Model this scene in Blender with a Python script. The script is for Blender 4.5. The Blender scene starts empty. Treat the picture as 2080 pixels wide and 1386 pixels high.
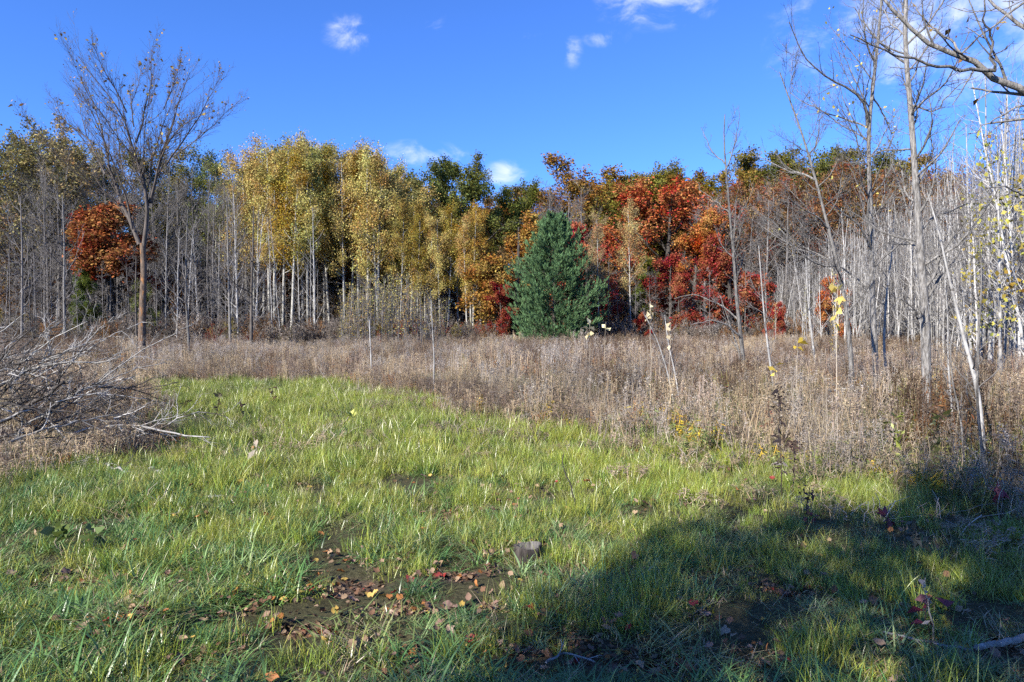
import bpy, math
import numpy as np
from math import radians as R
sc = bpy.context.scene
rng = np.random.default_rng(11)

# ------------------------------------------------------------------ camera, sky, sun, exposure
EYE, FPX, HOR = 1.6, 1387.0, 667.0            # eye height, focal length and horizon row for a 2080 x 1386 frame
cam_d = bpy.data.cameras.new('camera'); cam_d.lens = 24; cam_d.sensor_width = 36
cam_d.clip_end = 2000; cam_d.clip_start = 0.05
cam = bpy.data.objects.new('camera', cam_d); sc.collection.objects.link(cam)
cam.location = (0, 0, EYE); cam.rotation_euler = (R(90 - 1.07), 0, 0)
sc.camera = cam

SUN_EL, SUN_HEAD = 33.0, 43.0                 # elevation; sunlight travels this many degrees right of +Y
w = bpy.data.worlds.new('World'); sc.world = w; w.use_nodes = True
nt = w.node_tree; N = nt.nodes; L = nt.links; N.clear()
def wn(t, **k):
    n = N.new(t)
    for a, b in k.items(): setattr(n, a, b)
    return n
def wmath(op, a, b=None, c=None):
    n = N.new('ShaderNodeMath'); n.operation = op
    for i, v in enumerate((a, b, c)):
        if v is None: continue
        if isinstance(v, (int, float)): n.inputs[i].default_value = v
        else: L.new(v, n.inputs[i])
    return n.outputs[0]
sky = wn('ShaderNodeTexSky', sky_type='NISHITA'); sky.sun_disc = False
sky.sun_elevation = R(SUN_EL); sky.sun_rotation = R(180 + SUN_HEAD)
sky.altitude = 300; sky.air_density = 1.0; sky.dust_density = 0.15; sky.ozone_density = 3.0
hs = wn('ShaderNodeVectorMath', operation='MULTIPLY'); hs.inputs[1].default_value = (.58, 1.0, 1.85)     # the vivid blue of that camera's colours, all over the sky
L.new(sky.outputs[0], hs.inputs[0])
geo = wn('ShaderNodeTexCoord')
DIR = geo.outputs['Generated']
nz = wn('ShaderNodeTexNoise'); nz.inputs['Scale'].default_value = 16; nz.inputs['Detail'].default_value = 7
nz.inputs['Roughness'].default_value = 0.62; nz.inputs['Distortion'].default_value = 0.5
mp = wn('ShaderNodeMapping'); mp.inputs['Scale'].default_value = (1, 1, 1.5)
L.new(DIR, mp.inputs[0]); L.new(mp.outputs[0], nz.inputs['Vector'])
def cdir(px, py):
    v = np.array([(px - 1040) / FPX, 1.0, (HOR - py) / FPX]); return v / np.linalg.norm(v)
clouds = [(cdir(710, 76), 46, 34, .55), (cdir(884, 60), 32, 24, .42), (cdir(1345, -2), 125, 50, .8), (cdir(1228, 80), 44, 17, .55),
          (cdir(1160, 104), 22, 40, .38), (cdir(1028, 354), 42, 32, .85), (cdir(872, 318), 105, 28, .55), (cdir(1900, 40), 250, 120, .9),
          (cdir(1085, 80), 26, 16, .4), (cdir(2180, 60), 230, 90, 1.0)]
for az, el, sx, sz in ((75, 34, 300, 110), (105, 22, 260, 90), (150, 30, 380, 130), (-60, 40, 240, 80), (-110, 25, 300, 100), (-150, 35, 280, 120), (30, 50, 220, 90), (185, 24, 330, 110)):
    clouds.append((np.array([math.sin(R(az)) * math.cos(R(el)), math.cos(R(az)) * math.cos(R(el)), math.sin(R(el))]), sx, sz, .95))
acc = None
for c, sx, sz, k in clouds:
    s = wn('ShaderNodeVectorMath', operation='SUBTRACT'); L.new(DIR, s.inputs[0]); s.inputs[1].default_value = c
    m = wn('ShaderNodeVectorMath', operation='MULTIPLY'); L.new(s.outputs[0], m.inputs[0]); m.inputs[1].default_value = (FPX / sx, FPX / sx, FPX / sz)
    l = wn('ShaderNodeVectorMath', operation='LENGTH'); L.new(m.outputs[0], l.inputs[0])
    v = wmath('MULTIPLY', wmath('MAXIMUM', wmath('SUBTRACT', 1.15, l.outputs['Value']), 0.0), k)
    acc = v if acc is None else wmath('MAXIMUM', acc, v)
shape = wmath('ADD', wmath('MULTIPLY', acc, 0.62), wmath('MULTIPLY', wmath('SUBTRACT', nz.outputs['Fac'], 0.5), 2.1))
mr = wn('ShaderNodeMapRange', interpolation_type='SMOOTHSTEP'); L.new(shape, mr.inputs[0])
mr.inputs[1].default_value = 0.05; mr.inputs[2].default_value = 1.0
cov = wmath('MULTIPLY', mr.outputs[0], wmath('MINIMUM', wmath('MULTIPLY', acc, 3.0), 0.85))
mixc = wn('ShaderNodeMix', data_type='RGBA'); L.new(cov, mixc.inputs['Factor']); L.new(hs.outputs[0], mixc.inputs['A'])
mixc.inputs['B'].default_value = (8.2, 8.6, 9.0, 1)
bg = wn('ShaderNodeBackground'); bg.inputs['Strength'].default_value = 0.066
L.new(mixc.outputs['Result'], bg.inputs['Color'])
out = wn('ShaderNodeOutputWorld'); L.new(bg.outputs[0], out.inputs['Surface'])

sl = bpy.data.lights.new('sun', 'SUN'); sl.energy = 5.0; sl.angle = R(0.53); sl.color = (1.0, 0.94, 0.85)
so = bpy.data.objects.new('sun', sl); sc.collection.objects.link(so); so.location = (-20, -20, 30)
so.rotation_euler = (R(90 - SUN_EL), 0, R(-SUN_HEAD))
SUNH = np.array([math.sin(R(SUN_HEAD)), math.cos(R(SUN_HEAD))])      # the way shadows fall
vs = sc.view_settings; vs.view_transform = 'Standard'; vs.look = 'None'; vs.exposure = 1.15; vs.gamma = 1; vs.use_curve_mapping = False
sc.render.engine = 'CYCLES'
cy = sc.cycles; cy.max_bounces = 3; cy.diffuse_bounces = 2; cy.glossy_bounces = 1; cy.transmission_bounces = 2
cy.transparent_max_bounces = 4; cy.caustics_reflective = False; cy.caustics_refractive = False
cy.use_denoising = False; cy.use_adaptive_sampling = True; cy.adaptive_threshold = 0.02
sc.render.filter_size = 1.2; w.cycles.sampling_method = 'NONE'

# ------------------------------------------------------------------ helpers
def at(px, py, d):                              # the point seen at a pixel, d metres in front of the camera
    return np.array([(px - 1040) / FPX * d, d, EYE - (py - HOR) / FPX * d])
def gd(py): return EYE * FPX / (py - HOR)       # distance of flat ground seen at a pixel row
def lin(r, g, b):
    f = lambda c: ((c / 255 + .055) / 1.055) ** 2.4 if c > 10 else c / 255 / 12.92
    return (f(r), f(g), f(b))
def unit(v): return v / np.maximum(np.linalg.norm(v, axis=-1, keepdims=True), 1e-9)
def rvec(n, r=None): return unit((r or rng).normal(size=(n, 3)))
_lat = np.random.default_rng(5).random((256, 256))
def vnoise(x, y, s):                            # smooth value noise 0..1
    x = np.asarray(x, float) / s + 1000; y = np.asarray(y, float) / s + 1000
    i = np.floor(x).astype(int); j = np.floor(y).astype(int); fx = x - i; fy = y - j
    fx = fx * fx * (3 - 2 * fx); fy = fy * fy * (3 - 2 * fy)
    g = lambda a, b: _lat[a % 256, b % 256]
    return (g(i, j) * (1 - fx) + g(i + 1, j) * fx) * (1 - fy) + (g(i, j + 1) * (1 - fx) + g(i + 1, j + 1) * fx) * fy
def fbm(x, y, s): return .55 * vnoise(x, y, s) + .3 * vnoise(x + 37, y - 11, s / 2.3) + .15 * vnoise(x - 71, y + 53, s / 5.1)

GREEN = np.array([(-7.5, 3), (-6.2, 6.2), (-5.0, 7.7), (-4.5, 8.6), (-4.6, 9.5), (-6.4, 12.0), (-9.4, 16.5), (-11.6, 20.0), (-8, 20.8), (-4.8, 19.6), (-2.3, 16.4), (-.35, 12.1),
                  (1.15, 9.95), (2.3, 8.8), (2.9, 7.8), (3.5, 7), (3.8, 6.1), (4.3, 5.3), (5, 4), (6, 1), (6, -6), (-5.5, -6)])
def green_sd(x, y):                             # signed distance to the mown green: positive inside
    x = np.asarray(x, float); y = np.asarray(y, float)
    d = np.full(x.shape, 1e9); ins = np.zeros(x.shape, bool)
    for a, b in zip(GREEN, np.roll(GREEN, -1, 0)):
        ex, ey = b - a; t = np.clip(((x - a[0]) * ex + (y - a[1]) * ey) / (ex * ex + ey * ey), 0, 1)
        d = np.minimum(d, np.hypot(x - a[0] - t * ex, y - a[1] - t * ey))
        cond = (a[1] > y) != (b[1] > y)
        xi = a[0] + (y - a[1]) / (ey if abs(ey) > 1e-9 else 1e-9) * ex
        ins ^= cond & (x < xi)
    return np.where(ins, d, -d)
def px_ground(px, py): d = gd(py); return (px - 1040) / FPX * d, d
DIRT = [(1210, 922, .50, .20), (930, 1042, .30, .20), (1010, 988, .20, .15), (705, 1190, .24, .14), (555, 1210, .18, .12), (1120, 1310, .42, .16), (930, 1165, .24, .13),
        (270, 1282, .17, .12), (745, 1135, .2, .09), (1250, 1348, .42, .14), (820, 1240, .2, .12), (450, 1245, .2, .10), (1960, 1300, .3, .2), (1010, 1235, .26, .11),
        (630, 1275, .18, .09), (330, 1335, .2, .08), (1480, 1360, .25, .08), (1070, 1120, .14, .1), (1330, 1260, .2, .1), (180, 1180, .16, .1), (860, 1330, .25, .09), (1600, 1200, .2, .1)]
DIRT = [(*px_ground(a, b), c, e) for a, b, c, e in DIRT]
def dirt(x, y):
    m = np.zeros(np.shape(x))
    for cx, cy_, rx, ry in DIRT:
        q = np.hypot((x - cx) / rx, (y - cy_) / ry) + (fbm(x + cx, y, .35) - .5) * 1.1
        m = np.maximum(m, np.clip((1.15 - q) / .45, 0, 1))
    return m
def gh(x, y):                                   # height of the ground
    x = np.asarray(x, float); y = np.asarray(y, float)
    near = np.clip(1 - np.hypot(x, y) / 60, 0, 1)
    h = (fbm(x, y, 1.7) - .5) * .10 * near + (fbm(x + 9, y, .5) - .5) * .04 * near + (fbm(x, y, 14) - .5) * .25 * np.clip((np.hypot(x, y) - 4) / 20, 0, 1)
    h = h + 7 * np.clip((y - 82) / 70, 0, 1) ** 1.5
    mx, my = px_ground(272, 1280)
    return h + .13 * np.exp(-(((x - mx) / .19) ** 2 + ((y - my) / .16) ** 2)) - .03 * dirt(x, y)

def mesh_np(name, V, F, mat, smooth=False, mats=None, mi=None):
    """V (n,3); F list of (m,k) index arrays"""
    me = bpy.data.meshes.new(name)
    V = np.asarray(V, np.float32); F = [np.asarray(f, np.int32) for f in F if len(f)]
    loops = np.concatenate([f.ravel() for f in F]); tot = np.concatenate([np.full(len(f), f.shape[1], np.int32) for f in F])
    me.vertices.add(len(V)); me.vertices.foreach_set('co', V.ravel())
    me.loops.add(len(loops)); me.loops.foreach_set('vertex_index', loops)
    me.polygons.add(len(tot)); me.polygons.foreach_set('loop_start', np.concatenate([[0], np.cumsum(tot)[:-1]]).astype(np.int32))
    if smooth: me.polygons.foreach_set('use_smooth', np.ones(len(tot), bool))
    for m in (mats or [mat]): me.materials.append(m)
    if mi is not None: me.polygons.foreach_set('material_index', np.asarray(mi, np.int32))
    me.update(calc_edges=True); return me
class Geo:
    def __init__(s): s.V = []; s.F = []; s.M = []; s.n = 0; s.col = (1, 1, 1); s.Cc = []
    def add(s, V, F, m=0):
        V = np.asarray(V, float).reshape(-1, 3); F = np.asarray(F)
        s.V.append(V); s.F.append(F + s.n); s.M.append(np.full(len(F), m)); s.Cc.append(np.tile(np.array(s.col, float), (len(F), 1))); s.n += len(V); return s
    def tubes(s, P, Rr, sides=4, m=0, cap=False):
        P = np.asarray(P, float); Rr = np.asarray(Rr, float); B, K, _ = P.shape
        if B == 0: return s
        T = unit(np.gradient(P, axis=1))
        ref = np.where(np.abs(T[:, :1, 2:3]) > .8, np.array([1., 0, 0]), np.array([0, 0, 1.])) * np.ones_like(T)
        U = unit(np.cross(T, ref)); W = np.cross(T, U)
        a = np.arange(sides) * 2 * np.pi / sides
        ring = P[:, :, None] + Rr[:, :, None, None] * (np.cos(a)[None, None, :, None] * U[:, :, None] + np.sin(a)[None, None, :, None] * W[:, :, None])
        b = np.arange(B)[:, None, None] * K * sides; k = np.arange(K - 1)[None, :, None] * sides; i = np.arange(sides)[None, None]; j = (i + 1) % sides
        F = np.stack([b + k + i, b + k + j, b + k + sides + j, b + k + sides + i], -1).reshape(-1, 4)
        s.add(ring, F, m)
        if cap:
            for q in range(B):
                base = s.n - B * K * sides + q * K * sides
                for off in (0, (K - 1) * sides):
                    c = P[q, 0 if off == 0 else -1]; s.add(np.vstack([c[None]]), np.zeros((0, 4), int), m)
                    idx = np.arange(sides); z = np.full(sides, s.n - 1)
                    s.F.append(np.stack([base + off + idx, base + off + (idx + 1) % sides, z, z], -1)[:, :3]); s.M.append(np.full(sides, m)); s.Cc.append(np.tile(np.array(s.col, float), (sides, 1)))
        return s
    def leaves(s, C, size, ratio=.55, r=None, up=0.0, m=0, axis=None, fold=.15):
        r = r or rng; M = len(C)
        if M == 0: return s
        a = rvec(M, r) if axis is None else unit(axis + .35 * rvec(M, r)); a = unit(a + np.array([0, 0, up]))
        n = rvec(M, r); wv = unit(np.cross(a, n)); n = np.cross(wv, a)
        sz = (size * (.45 + 1.1 * r.random(M) ** 1.3))[:, None]
        V = np.stack([C, C + a * sz * .5 + wv * sz * ratio * .5 + n * sz * fold, C + a * sz, C + a * sz * .5 - wv * sz * ratio * .5 + n * sz * fold], 1)
        return s.add(V, np.arange(M * 4).reshape(M, 4), m)
    def blades(s, base, h, wd, az, lean, curl, segs=3, m=0, face=None):
        M = len(base); q = np.linspace(0, 1, segs + 1); th = lean[:, None] + curl[:, None] * q[None]
        st = (h / segs)[:, None]; dr = np.sin(th); dz = np.cos(th)
        rr = np.concatenate([np.zeros((M, 1)), np.cumsum(dr[:, :-1] * st, 1)], 1); zz = np.concatenate([np.zeros((M, 1)), np.cumsum(dz[:, :-1] * st, 1)], 1)
        D = np.stack([np.cos(az), np.sin(az)], -1); f = az + np.pi / 2 if face is None else face; S = np.stack([np.cos(f), np.sin(f), 0 * f], -1)
        P = base[:, None] + np.concatenate([D[:, None] * rr[..., None], zz[..., None]], -1)
        wdt = wd[:, None] * np.clip(1.0 - q[None] ** 1.6, .04, 1) * .5
        V = np.stack([P - S[:, None] * wdt[..., None], P + S[:, None] * wdt[..., None]], 2).reshape(-1, 3)
        b = np.arange(M)[:, None] * (segs + 1) * 2; k = np.arange(segs)[None] * 2
        return s.add(V, np.stack([b + k, b + k + 1, b + k + 3, b + k + 2], -1).reshape(-1, 4), m)
    def mesh(s, name, mat=None, smooth=False, mats=None):
        V = np.concatenate(s.V); q = [f for f in s.F]
        F4 = [f for f in q if f.shape[1] == 4]; F3 = [f for f in q if f.shape[1] == 3]
        mi = np.concatenate([m for f, m in zip(s.F, s.M) if f.shape[1] == 4] + [m for f, m in zip(s.F, s.M) if f.shape[1] == 3])
        me = mesh_np(name, V, ([np.concatenate(F4)] if F4 else []) + ([np.concatenate(F3)] if F3 else []), mat, smooth, mats, mi if mats else None)
        if any((c != 1).any() for c in s.Cc):
            cc = np.concatenate([c for f, c in zip(s.F, s.Cc) if f.shape[1] == 4] + [c for f, c in zip(s.F, s.Cc) if f.shape[1] == 3])
            a = me.attributes.new('vc', 'FLOAT_COLOR', 'FACE'); a.data.foreach_set('color', np.concatenate([cc, np.ones((len(cc), 1))], 1).astype(np.float32).ravel())
        return me
    def join(s, g, off=(0, 0, 0), rot=0., scale=1., color=(1, 1, 1)):
        V = np.concatenate(g.V) * scale; c_, s_ = math.cos(rot), math.sin(rot); V = V @ np.array([[c_, s_, 0], [-s_, c_, 0], [0, 0, 1]]) + np.array(off)
        s.V.append(V); s.F += [f + s.n for f in g.F]; s.M += g.M; s.Cc += [c * np.array(color) for c in g.Cc]; s.n += len(V); return s

def resample(P, n):
    P = np.asarray(P, float); d = np.concatenate([[0], np.cumsum(np.linalg.norm(np.diff(P, axis=0), axis=1))]); t = np.linspace(0, d[-1], n)
    # smooth (Catmull-like) by dense linear interpolation followed by a light blur
    Q = np.stack([np.interp(t, d, P[:, i]) for i in range(P.shape[1])], -1)
    for _ in range(1): Q[1:-1] = .25 * Q[:-2] + .5 * Q[1:-1] + .25 * Q[2:]
    return Q
def interp_poly(P, Rr, idx, t):
    K = P.shape[1]; f = t * (K - 1); i = np.minimum(f.astype(int), K - 2); u = (f - i)[:, None]
    a = P[idx, i]; b = P[idx, i + 1]
    return a * (1 - u) + b * u, unit(b - a), Rr[idx, i] * (1 - u[:, 0]) + Rr[idx, i + 1] * u[:, 0]
def grow(P, Rr, k, t=(.3, 1.), ang=(30, 60), ln=(.3, .5), up=.1, wob=.12, n=6, rr=.6, tip=.3, r=None, taper=.6, flat=0, minr=0.0):
    """k children on every parent polyline"""
    r = r or rng; B = len(P); idx = np.repeat(np.arange(B), k); M = len(idx)
    tt = t[0] + (t[1] - t[0]) * ((np.tile(np.arange(k), B) + r.random(M)) / k)
    p, T, r0 = interp_poly(P, Rr, idx, np.clip(tt, 0, .999))
    plen = np.linalg.norm(np.diff(P, axis=1), axis=2).sum(1)[idx]
    per = rvec(M, r); 
    if flat: per[:, 2] *= (1 - flat)
    per = unit(per - (per * T).sum(1, keepdims=True) * T)
    a = np.radians(r.uniform(*ang, M))[:, None]; d = unit(np.cos(a) * T + np.sin(a) * per)
    u = (tt - t[0]) / max(t[1] - t[0], 1e-6)
    lg = plen * r.uniform(*ln, M) * (1 - taper * u)
    out = np.zeros((M, n, 3)); out[:, 0] = p; st = (lg / (n - 1))[:, None]
    for i in range(1, n):
        p = p + d * st; out[:, i] = p
        d = unit(d + wob * r.normal(size=(M, 3)) + np.array([0, 0, up]))
    rad = np.maximum(np.minimum(r0 * rr, r0 * .95), minr)[:, None] * np.linspace(1, tip, n)[None]
    return out, rad
def along(P, k, t=(.2, 1.), jit=.1, r=None):
    r = r or rng; B = len(P); idx = np.repeat(np.arange(B), k)
    p, T, _ = interp_poly(P, np.ones(P.shape[:2]), idx, np.clip(r.uniform(*t, len(idx)), 0, .999))
    return p + jit * r.normal(size=p.shape), T

C = sc.collection.objects
def obj(name, me, parent=None, color=None, loc=None, kind=None):
    o = bpy.data.objects.new(name, me); C.link(o)
    if parent: o.parent = parent
    if color is not None: o.color = (*color, 1)
    if loc is not None: o.location = loc
    if kind: o['kind'] = kind
    return o
def thing(name, label, cat, loc=(0, 0, 0), group=None, me=None):
    o = bpy.data.objects.new(name, me); C.link(o); o.location = loc; o['label'] = label; o['category'] = cat
    if group: o['group'] = group
    if me is None: o.empty_display_size = .2
    return o
def tag(o, label, cat, group=None):
    o['label'] = label; o['category'] = cat
    if group: o['group'] = group
    return o

# ------------------------------------------------------------------ materials
def newmat(name):
    m = bpy.data.materials.new(name); m.use_nodes = True; t = m.node_tree; t.nodes.clear()
    o = t.nodes.new('ShaderNodeOutputMaterial'); return m, t, o
def nd(t, ty, **k):
    n = t.nodes.new(ty)
    for a, b in k.items(): setattr(n, a, b)
    return n
def vary(t, col, island=.35, objr=.0, hue=.03):
    """brightness and hue spread from leaf to leaf"""
    g = nd(t, 'ShaderNodeNewGeometry'); h = nd(t, 'ShaderNodeHueSaturation')
    wno = nd(t, 'ShaderNodeTexWhiteNoise', noise_dimensions='1D'); t.links.new(g.outputs['Random Per Island'], wno.inputs['W'])
    a = nd(t, 'ShaderNodeMapRange'); a.inputs[3].default_value = 1 - island; a.inputs[4].default_value = 1 + island; t.links.new(g.outputs['Random Per Island'], a.inputs[0])
    b = nd(t, 'ShaderNodeMapRange'); b.inputs[3].default_value = .5 - hue; b.inputs[4].default_value = .5 + hue; t.links.new(wno.outputs['Value'], b.inputs[0])
    t.links.new(a.outputs[0], h.inputs['Value']); t.links.new(b.outputs[0], h.inputs['Hue']); t.links.new(col, h.inputs['Color'])
    return h.outputs[0]
def leafmat(name, color=None, source='OBJ', patchy=0., trans=.3, island=.4, hue=.025, gloss=0.0, rough=.5):
    m, t, o = newmat(name)
    if source == 'OBJ': n = nd(t, 'ShaderNodeObjectInfo'); col = n.outputs['Color']
    elif source == 'TINT':
        n = nd(t, 'ShaderNodeAttribute', attribute_type='INSTANCER', attribute_name='tint'); v = nd(t, 'ShaderNodeAttribute', attribute_type='GEOMETRY', attribute_name='vc')
        mx = nd(t, 'ShaderNodeMix', data_type='RGBA', blend_type='MULTIPLY'); mx.inputs['Factor'].default_value = 1
        t.links.new(n.outputs['Color'], mx.inputs['A']); t.links.new(v.outputs['Color'], mx.inputs['B']); col = mx.outputs['Result']
    else: n = nd(t, 'ShaderNodeRGB'); n.outputs[0].default_value = (*color, 1); col = n.outputs[0]
    if source == 'TINT' and color is not None:
        mx = nd(t, 'ShaderNodeMix', data_type='RGBA', blend_type='MULTIPLY'); mx.inputs['Factor'].default_value = 1
        t.links.new(col, mx.inputs['A']); mx.inputs['B'].default_value = (*color, 1); col = mx.outputs['Result']
    if patchy:      # some sprays of a crown have turned more than others
        tc = nd(t, 'ShaderNodeTexCoord'); no = nd(t, 'ShaderNodeTexNoise'); no.inputs['Scale'].default_value = .55; no.inputs['Detail'].default_value = 3; t.links.new(tc.outputs['Object'], no.inputs['Vector'])
        hh = nd(t, 'ShaderNodeHueSaturation')
        for k, lo_, hi_, mn, mx_ in (('Hue', .35, .65, .5 - patchy * .07, .5 + patchy * .09), ('Saturation', .3, .7, 1.08, .88), ('Value', .3, .7, .82, 1.22)):
            mq = nd(t, 'ShaderNodeMapRange'); mq.inputs[1].default_value = lo_; mq.inputs[2].default_value = hi_; mq.inputs[3].default_value = mn; mq.inputs[4].default_value = mx_; t.links.new(no.outputs['Fac'], mq.inputs[0]); t.links.new(mq.outputs[0], hh.inputs[k])
        t.links.new(col, hh.inputs['Color']); col = hh.outputs[0]
    col = vary(t, col, island, hue=hue)
    d = nd(t, 'ShaderNodeBsdfDiffuse'); t.links.new(col, d.inputs['Color'])
    tr = nd(t, 'ShaderNodeBsdfTranslucent'); t.links.new(col, tr.inputs['Color'])
    ms = nd(t, 'ShaderNodeMixShader'); ms.inputs[0].default_value = trans; t.links.new(d.outputs[0], ms.inputs[1]); t.links.new(tr.outputs[0], ms.inputs[2])
    last = ms.outputs[0]
    if gloss:
        gl = nd(t, 'ShaderNodeBsdfGlossy'); gl.inputs['Roughness'].default_value = rough; gl.inputs['Color'].default_value = (1, 1, 1, 1)
        m2 = nd(t, 'ShaderNodeMixShader'); m2.inputs[0].default_value = gloss; t.links.new(last, m2.inputs[1]); t.links.new(gl.outputs[0], m2.inputs[2]); last = m2.outputs[0]
    t.links.new(last, o.inputs[0]); return m
def barkmat(name, a, b, scale=(6, 6, 1.5), marks=None, objtint=False, bump=.3, detail=6, lo=.35, hi=.65, objrand=.25):
    m, t, o = newmat(name); tc = nd(t, 'ShaderNodeTexCoord'); mpp = nd(t, 'ShaderNodeMapping'); mpp.inputs['Scale'].default_value = scale
    t.links.new(tc.outputs['Object'], mpp.inputs[0]); n = nd(t, 'ShaderNodeTexNoise'); n.inputs['Scale'].default_value = 1; n.inputs['Detail'].default_value = detail; n.inputs['Roughness'].default_value = .7
    t.links.new(mpp.outputs[0], n.inputs['Vector'])
    cr = nd(t, 'ShaderNodeValToRGB'); cr.color_ramp.elements[0].position = lo; cr.color_ramp.elements[1].position = hi
    cr.color_ramp.elements[0].color = (*a, 1); cr.color_ramp.elements[1].color = (*b, 1); t.links.new(n.outputs['Fac'], cr.inputs[0]); col = cr.outputs[0]
    if marks:
        mc, sc_, thr = marks; mp2 = nd(t, 'ShaderNodeMapping'); mp2.inputs['Scale'].default_value = sc_; t.links.new(tc.outputs['Object'], mp2.inputs[0])
        n2 = nd(t, 'ShaderNodeTexNoise'); n2.inputs['Scale'].default_value = 1; n2.inputs['Detail'].default_value = 3; t.links.new(mp2.outputs[0], n2.inputs['Vector'])
        r2 = nd(t, 'ShaderNodeMapRange'); r2.inputs[1].default_value = thr; r2.inputs[2].default_value = thr + .05; t.links.new(n2.outputs['Fac'], r2.inputs[0])
        mx = nd(t, 'ShaderNodeMix', data_type='RGBA'); t.links.new(r2.outputs[0], mx.inputs['Factor']); t.links.new(col, mx.inputs['A']); mx.inputs['B'].default_value = (*mc, 1); col = mx.outputs['Result']
    oi = nd(t, 'ShaderNodeObjectInfo'); hv = nd(t, 'ShaderNodeHueSaturation'); rg = nd(t, 'ShaderNodeMapRange'); rg.inputs[3].default_value = 1 - objrand; rg.inputs[4].default_value = 1 + objrand
    t.links.new(oi.outputs['Random'], rg.inputs[0]); t.links.new(rg.outputs[0], hv.inputs['Value']); t.links.new(col, hv.inputs['Color']); col = hv.outputs[0]
    p = nd(t, 'ShaderNodeBsdfPrincipled'); p.inputs['Roughness'].default_value = .9; p.inputs['Specular IOR Level'].default_value = .15
    t.links.new(col, p.inputs['Base Color'])
    if bump:
        bp = nd(t, 'ShaderNodeBump'); bp.inputs['Strength'].default_value = bump; bp.inputs['Distance'].default_value = .02; t.links.new(n.outputs['Fac'], bp.inputs['Height']); t.links.new(bp.outputs[0], p.inputs['Normal'])
    t.links.new(p.outputs[0], o.inputs[0]); return m
M_leaf = leafmat('tree_leaf', patchy=.32, trans=.2, island=.42, hue=.025)
M_needle = leafmat('pine_needle', trans=.1, island=.45, hue=.015)
M_tint = leafmat('meadow_plant', source='TINT', trans=.25, island=.45, hue=.02)
M_grass = leafmat('grass_blade', source='TINT', trans=.2, island=.5, hue=.02, gloss=.05, rough=.36)
M_stemt = leafmat('dry_stem', color=(1.02, .96, .90), source='TINT', trans=0, island=.3, hue=.01)
M_fallen = leafmat('fallen_leaf', trans=.15, island=.15, hue=.01, gloss=.03)
M_aspen = barkmat('aspen_bark', (.19, .185, .165), (.42, .41, .37), (5, 5, 3), ((.07, .06, .05), (4, 4, 9), .64))
M_grey = barkmat('grey_bark', (.06, .055, .05), (.24, .228, .21), (34, 34, 7), bump=.9, lo=.38, hi=.60)
M_dark = barkmat('dark_bark', (.035, .03, .026), (.12, .105, .09), (9, 9, 2), bump=.5)
M_twig = barkmat('grey_twig', (.095, .086, .079), (.215, .20, .187), (3, 3, 3), bump=0)
M_elm = barkmat('elm_bark', (.04, .03, .024), (.17, .125, .09), (22, 22, 5), ((.23, .115, .05), (9, 9, 3), .57), bump=.9)
M_elmtop = barkmat('elm_limb_bark', (.05, .042, .036), (.14, .118, .10), (10, 10, 3), bump=.3)
M_dead = barkmat('bleached_deadwood', (.17, .16, .147), (.45, .433, .405), (14, 14, 14), ((.07, .06, .05), (4, 4, 4), .55), bump=.3, objrand=.35)
M_wet = barkmat('dark_deadwood', (.03, .026, .024), (.09, .08, .072), (9, 9, 9), bump=.3)
M_sapling = barkmat('sapling_bark', (.19, .18, .168), (.46, .448, .42), (6, 6, 3), ((.11, .10, .09), (5, 5, 7), .62), objrand=.3)
M_wound = barkmat('bare_wood', (.42, .27, .19), (.60, .42, .31), (8, 8, 1), bump=.1)

# ------------------------------------------------------------------ ground
def axis_pts(lo, hi, fine_lo, fine_hi, st):
    a = np.arange(fine_lo, fine_hi, st); l = [fine_lo]; s_ = st
    while l[-1] > lo: s_ *= 1.22; l.append(l[-1] - s_)
    h = [a[-1]]; s_ = st
    while h[-1] < hi: s_ *= 1.22; h.append(h[-1] + s_)
    return np.array(l[1:][::-1] + list(a) + h[1:])
gx = axis_pts(-420, 420, -7, 8, .075); gy = axis_pts(-120, 700, 1.5, 13, .075)
X, Y = np.meshgrid(gx, gy); Z = gh(X, Y); Z = Z + (fbm(X * 1.0, Y, .16) - .5) * .035 * np.clip(1 - np.hypot(X, Y) / 16, 0, 1)
nx, ny = len(gx), len(gy); ii = (np.arange(ny - 1)[:, None] * nx + np.arange(nx - 1)[None]).ravel()
m, t, o = newmat('meadow_soil')
ca = nd(t, 'ShaderNodeVertexColor', layer_name='cover'); tc = nd(t, 'ShaderNodeTexCoord')
n1 = nd(t, 'ShaderNodeTexNoise'); n1.inputs['Scale'].default_value = 26; n1.inputs['Detail'].default_value = 8; n1.inputs['Roughness'].default_value = .75; t.links.new(tc.outputs['Object'], n1.inputs['Vector'])
rg = nd(t, 'ShaderNodeMapRange'); rg.inputs[1].default_value = .3; rg.inputs[2].default_value = .7; rg.inputs[3].default_value = .3; rg.inputs[4].default_value = 1.75; t.links.new(n1.outputs['Fac'], rg.inputs[0])
hv = nd(t, 'ShaderNodeHueSaturation'); t.links.new(ca.outputs['Color'], hv.inputs['Color']); t.links.new(rg.outputs[0], hv.inputs['Value'])
p = nd(t, 'ShaderNodeBsdfPrincipled'); p.inputs['Roughness'].default_value = .95; p.inputs['Specular IOR Level'].default_value = .1; t.links.new(hv.outputs[0], p.inputs['Base Color'])
bp = nd(t, 'ShaderNodeBump'); bp.inputs['Strength'].default_value = .8; bp.inputs['Distance'].default_value = .03; t.links.new(n1.outputs['Fac'], bp.inputs['Height']); t.links.new(bp.outputs[0], p.inputs['Normal']); t.links.new(p.outputs[0], o.inputs[0])
gm = mesh_np('ground', np.stack([X, Y, Z], -1).reshape(-1, 3), [np.stack([ii, ii + 1, ii + nx + 1, ii + nx], -1)], m, True)
sd = green_sd(X, Y).ravel(); dm = dirt(X, Y).ravel(); kk = np.clip(sd / 1.5 + .5, 0, 1)[:, None]
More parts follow.
